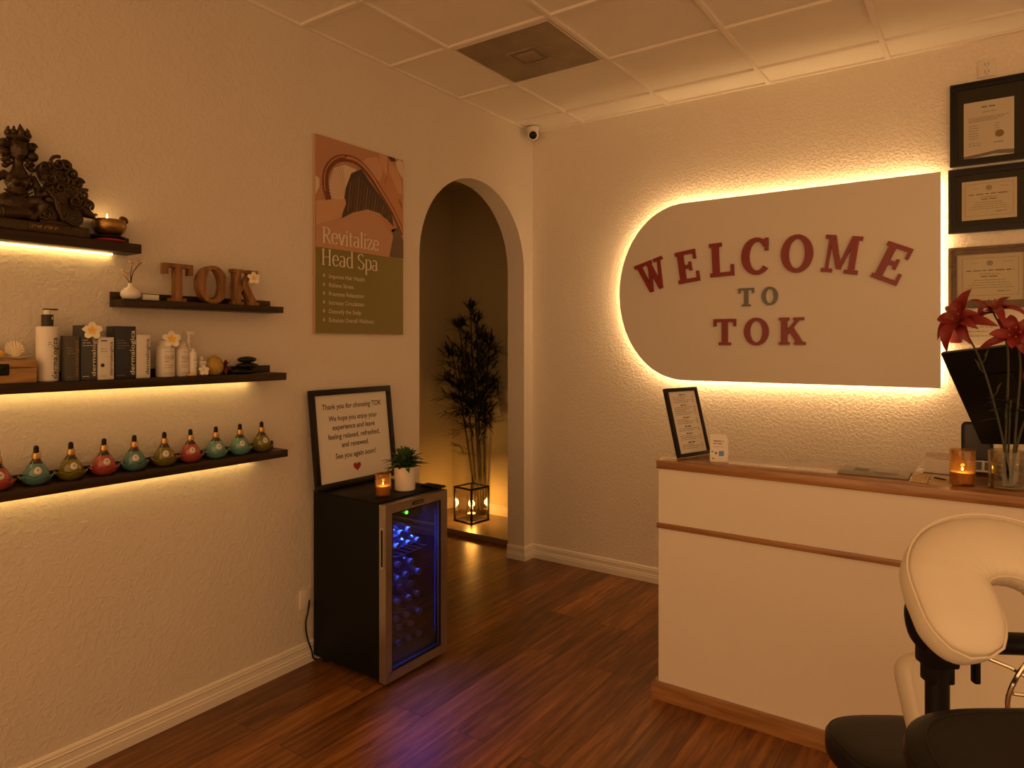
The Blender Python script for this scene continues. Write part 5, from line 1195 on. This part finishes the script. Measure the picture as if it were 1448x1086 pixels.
# glass vase with red lilies
t = root('glass_vase', 'smoky clear glass vase with water on the right of the desk', 'vase', (2.692, -1.178, ZD))
v = MB(); v.lathe([(0, 0), (.046, 0), (.052, .005), (.053, .128), (.0505, .128), (.0495, .012), (0, .010)], 44); v.build('vase_glass', M['smoke'], t)
v = MB(); v.lathe([(0, .0105), (.0490, .0105), (.0495, .055), (0, .055)], 36); v.build('water', M['clear'], t)
def lily(label, foot, bend, head, size, seed, face, extra=False):
    t = root('lily', label, 'flower', (2.692, -1.178, ZD), 0, 'red lilies in the glass vase')
    rr = random.Random(seed); pts = smooth_path([Vector(foot), Vector(bend[0]), Vector(bend[1]), Vector(head)], 6)
    v = MB(); v.tube(pts, [.0042 - .0014 * i / len(pts) for i in range(len(pts))], 8); st_ = v.build('stem', M['stem'], t)
    f = Vector(face).normalized(); q = f.to_track_quat('Z', 'Y').to_matrix(); H_ = Vector(head)
    for k in range(10):
        a = 2 * pi * k / 5 + (k > 4) * .6 + rr.uniform(-.3, .3); d = (q @ Vector((cos(a), sin(a), rr.uniform(-.05, .55) + .55 * (k > 4)))).normalized()
        v = MB(); L_ = size * rr.uniform(.75, 1.35) * (.8 if k > 4 else 1); wd = size * rr.uniform(.24, .38); crl = rr.uniform(.1, .8); side = d.cross(f).normalized()
        nn_ = 8; vs = []; fs = []
        for i in range(nn_ + 1):
            u = i / nn_; p = H_ + d * (L_ * u) + (-f) * (L_ * crl * u ** 2.4) + f * (L_ * .10 * sin(pi * u)); wx = wd * (sin(pi * min(.995, .10 + .9 * u)) ** .8) * .5 if i < nn_ else .0006
            vs += [p - side * wx + f * wx * .35, p - side * wx * .45, p, p + side * wx * .45, p + side * wx + f * wx * .35]
        for i in range(nn_):
            for j in range(4): fs.append((5 * i + j, 5 * i + j + 1, 5 * i + 6 + j, 5 * i + 5 + j))
        v.add(vs, fs); v.build('petal', M['petal_r'], t)
    for k in range(5):
        a = 2 * pi * k / 5; d = q @ Vector((.35 * cos(a), .35 * sin(a), 1)); p1 = H_ + d * size * .45
        v = MB(); v.tube([H_, H_ + d * size * .25, p1], .0011, 5); v.ell(tuple(p1), (.0025, .0025, .004), 8, 6); v.build('stamen', M['stamen'], t)
    if extra:
        for (u, dx) in ((.62, -.02), (.70, .012), (.55, .016)):
            p = pts[int(u * (len(pts) - 1))]; v = MB(); e = p + Vector((dx, -.005, .034)); v.tube([p, p.lerp(e, .5) + Vector((dx * .3, 0, 0)), e, e + (e - p) * .5], [.0016, .0018, .004, .001], 8); v.build('bud', M['stem'], t)
    return t
B0 = Vector((2.692, -1.178, ZD))
def rel(x, y, z): return tuple(Vector((x, y, z)) - B0)
lily('large dark red lily at the left, spreading over the sign edge', rel(2.70, -1.175, 1.022), (rel(2.676, -1.182, 1.20), rel(2.622, -1.19, 1.43)), rel(2.558, -1.19, 1.575), .128, 21, (-.35, -.75, .45), True)
lily('dark red lily pointing up in front of the lowest certificate', rel(2.682, -1.18, 1.022), (rel(2.690, -1.175, 1.22), rel(2.694, -1.17, 1.48)), rel(2.655, -1.17, 1.605), .098, 34, (-.1, -.35, .95))
lily('dark red lily drooping at the right photo edge above the monitor', rel(2.706, -1.19, 1.022), (rel(2.716, -1.19, 1.22), rel(2.728, -1.20, 1.42)), rel(2.715, -1.22, 1.530), .105, 45, (-.1, -.85, .15))
lily('small dark red lily lowest at the right above the vase leaves', rel(2.70, -1.16, 1.022), (rel(2.73, -1.15, 1.2), rel(2.775, -1.15, 1.34)), rel(2.775, -1.16, 1.42), .06, 57, (-.5, -.7, .3))
t = root('leaf_stem', 'dark green leafy stem fanning out just above the glass vase', 'foliage', (2.692, -1.178, ZD))
v = MB(); v.tube([(0.0, .01, .014), (.006, .0, .18), (.01, -.01, .30)], .0032, 8); v.build('stem', M['stem'], t)
rr = random.Random(8)
for k in range(12):
    a = rr.uniform(0, 2 * pi); v = MB(); v.leaf((.008, -.008, rr.uniform(.22, .31)), (cos(a), sin(a) * .8, rr.uniform(-.05, .7)), rr.uniform(.07, .11), .026, .3, n=7); v.build('leaf', M['bamboo_leaf'], t)

# ------------------------------------------------------------------ massage chair (root under the face cushion; local X to the right of the view, Y away)
cpos = Vector((2.645, -4.048, 0)); rtv = Vector((cos(YAW), sin(YAW), 0)); fwv = Vector((-sin(YAW), cos(YAW), 0))
c0 = cpos + rtv * .925 + fwv * 1.28
t = root('massage_chair', 'cream and black portable massage chair in front of the desk', 'massage chair', tuple(c0), YAW)
def loc(X, Y, Z): return Vector((X - .925, Y - 1.28, Z))
# face cushion: horseshoe swept tube, plane tilted back
tl = R(46); U = Vector((1, 0, 0)); V_ = Vector((0, sin(tl) * .72, cos(tl) + .02)).normalized(); U = Vector((.985, -.172, 0)).normalized(); V_ = Vector((.122, .695, .71)).normalized(); N_ = U.cross(V_).normalized(); N_ = -N_ if N_.y > 0 else N_
FC = loc(.918, 1.28, 1.040)
path = []
for i in range(5): path.append((-.102 + .010 * (1 - i / 4), -.140 + .140 * i / 4))
path += [(.102 * cos(R(180 - 180 * i / 16)), .080 * sin(R(180 - 180 * i / 16))) for i in range(1, 16)]
for i in range(5): path.append((.102 - .010 * i / 4, 0 - .140 * i / 4))
pv = smooth_path([Vector(p) for p in path], 2); K_ = len(pv)
def cush(v, su, sn, n=26):
    vs = []; fs = []
    for i in range(K_):
        d = (pv[min(i + 1, K_ - 1)] - pv[max(i - 1, 0)]).normalized(); nr = Vector((-d.y, d.x))
        e = min(i, K_ - 1 - i); taper = max(.22, sqrt(1 - (1 - min(1, (e + .1) / 5)) ** 2))
        for j in range(n):
            a = 2 * pi * j / n; ca = abs(cos(a)) ** .75 * (1 if cos(a) > 0 else -1); sa = abs(sin(a)) ** .75 * (1 if sin(a) > 0 else -1)
            wr = 1 + .012 * sin(i * 1.9 + j * .3)
            p = pv[i] + nr * (su * ca * taper * wr); q = FC + U * p.x + V_ * p.y + N_ * (sn * sa * taper * wr - .012 * ca); vs.append(q)
    for i in range(K_ - 1):
        for j in range(n): fs.append((i * n + j, i * n + (j + 1) % n, (i + 1) * n + (j + 1) % n, (i + 1) * n + j))
    fs.append(tuple(range(n))); fs.append(tuple((K_ - 1) * n + j for j in range(n))); v.add(vs, fs)
v = MB(); cush(v, .070, .047); fcu = v.build('face_cushion', M['cream'], t); ss = fcu.modifiers.new('soft', 'SUBSURF'); ss.levels = ss.render_levels = 1
def seam(off, nrm, r_):
    pts = []
    for i in range(K_):
        d = (pv[min(i + 1, K_ - 1)] - pv[max(i - 1, 0)]).normalized(); nr = Vector((-d.y, d.x)); e = min(i, K_ - 1 - i); tp = max(.22, sqrt(1 - (1 - min(1, (e + .1) / 5)) ** 2))
        p = pv[i] + nr * off * tp; pts.append(FC + U * p.x + V_ * p.y + N_ * nrm)
    return pts
v = MB(); a_ = seam(.0665, .023, 1); b_ = seam(-.0665, .029, 1); v.tube(a_ + b_[::-1], .0022, 6, closed=True); v.build('piping', M['cream'], fcu)
# metal and plastic support
v = MB()
v.tube(smooth_path([loc(.800, 1.34, 1.020), loc(.784, 1.345, .975), loc(.796, 1.348, .925), loc(.828, 1.35, .897), loc(.850, 1.35, .892)], 4), .018, 10, flat=.7)
v.box(tuple(loc(.805, 1.325, .868)), tuple(loc(.868, 1.375, .950)), 0, None, .006); v.box(tuple(loc(.812, 1.332, .835)), tuple(loc(.862, 1.368, .872)), 0, None, .004)
v.cyl(loc(.84, 1.35, .915), loc(1.12, 1.35, .905), .021, n=16);
v.build('cradle_bracket', M['black'], t)
v = MB(); v.ell(tuple(loc(.764, 1.31, 1.012)), (.010, .010, .012)); v.build('knob', M['oak'], t)
v = MB(); v.cyl(loc(.837, 1.35, .30), loc(.837, 1.35, .868), .0215, n=18); v.cyl(loc(.837, 1.35, .32), loc(.86, 1.60, .30), .02, n=12); v.build('post', M['black'], t)
v = MB(); v.box(tuple(loc(.893, 1.322, .842)), tuple(loc(.905, 1.338, .905)), 0, None, .003); v.build('lock_lever', M['black'], t)
v = MB()
pts = [loc(.966 + .028 * cos(a) + .012 * sin(a), 1.29 + .006 * sin(2 * a), .850 + .058 * sin(a)) for a in [2 * pi * i / 26 for i in range(26)]]; v.tube(pts, .0046, 8, closed=True)
v.tube([loc(.905, 1.325, .898), loc(.945, 1.30, .886), loc(.98, 1.285, .866), loc(1.0, 1.28, .846)], .004, 8); v.tube([loc(.942, 1.29, .842), loc(.99, 1.285, .838), loc(1.05, 1.28, .845)], .004, 8)
v.build('wire_clamp', M['chrome'], t)['label'] = 'chrome wire loop handle'
# chest pad, seat, arm pad
def pad(v, c, size, r_, rot, power=4.0, nu=44, nv=16):
    """superellipse cushion"""
    def sp(x, p): return abs(x) ** p * (1 if x >= 0 else -1)
    p = 2.0 / power; T_ = Matrix.Translation(c) @ rot; vs = []; fs = []
    for i in range(nv + 1):
        b__ = -pi / 2 + pi * i / nv
        for j in range(nu):
            a = 2 * pi * j / nu; vs.append((size[0] * sp(cos(b__), r_) * sp(cos(a), p), size[1] * sp(cos(b__), r_) * sp(sin(a), p), size[2] * sp(sin(b__), r_)))
    for i in range(nv):
        for j in range(nu): fs.append((i * nu + j, i * nu + (j + 1) % nu, (i + 1) * nu + (j + 1) % nu, (i + 1) * nu + j))
    v.add(vs, fs, 0, T_)
def pad_seam(size, zf, r_, power=4.0, n=60, c=None, rot=None):
    def sp(x, p): return abs(x) ** p * (1 if x >= 0 else -1)
    b__ = math.asin(abs(zf) ** (1 / r_)) * (1 if zf > 0 else -1); k = sp(cos(b__), r_); p = 2 / power
    return [Matrix.Translation(c) @ rot @ Vector((size[0] * k * sp(cos(2 * pi * i / n), p), size[1] * k * sp(sin(2 * pi * i / n), p), size[2] * zf)) for i in range(n)]
rc = Matrix.Rotation(R(62), 4, 'X') @ Matrix.Rotation(0, 4, 'Z'); cc_ = loc(1.114, 1.55, .672); sz = (.225, .125, .045)
v = MB(); pad(v, cc_, sz, .5, rc, 6); cp = v.build('chest_pad', M['cream'], t)
v = MB(); v.tube(pad_seam(sz, .72, .5, 6, 60, cc_, rc), .0022, 6, closed=True); v.build('piping', M['cream'], cp)
rs_ = Matrix.Rotation(R(-4), 4, 'X'); cs_ = loc(1.058, 1.83, .395); sz = (.192, .172, .047)
v = MB(); pad(v, cs_, sz, .42, rs_, 3.0); se = v.build('seat_pad', M['leather'], t)
v = MB(); v.tube(pad_seam(sz, .74, .42, 3.0, 60, cs_, rs_), .002, 6, closed=True); v.build('piping', M['leather'], se)
v = MB(); v.cyl(loc(1.058, 1.83, .02), loc(1.058, 1.83, .352), .024, n=16); v.cyl(loc(.86, 1.60, .30), loc(1.058, 1.83, .30), .018, n=12); v.cyl(loc(.86, 1.45, .018), loc(1.058, 1.95, .018), .018, n=12); v.cyl(loc(.68, 1.45, .018), loc(1.04, 1.40, .018), .018, n=12); v.cyl(loc(.837, 1.35, .31), loc(.86, 1.43, .02), .0185, n=12); v.build('base_frame', M['black'], t)
ra = Matrix.Rotation(R(10), 4, 'X'); ca_ = loc(.850, .985, .820); sz = (.232, .205, .036)
v = MB(); pad(v, ca_, sz, .5, ra, 3.4, 60); ar = v.build('arm_pad', M['leather'], t)
v = MB(); v.tube(pad_seam(sz, .80, .5, 3.4, 72, ca_, ra), .002, 6, closed=True); v.build('piping', M['leather'], ar)
v = MB(); v.cyl(loc(.837, 1.35, .62), loc(.83, 1.02, .785), .016, n=12); v.build('arm_strut', M['black'], t)
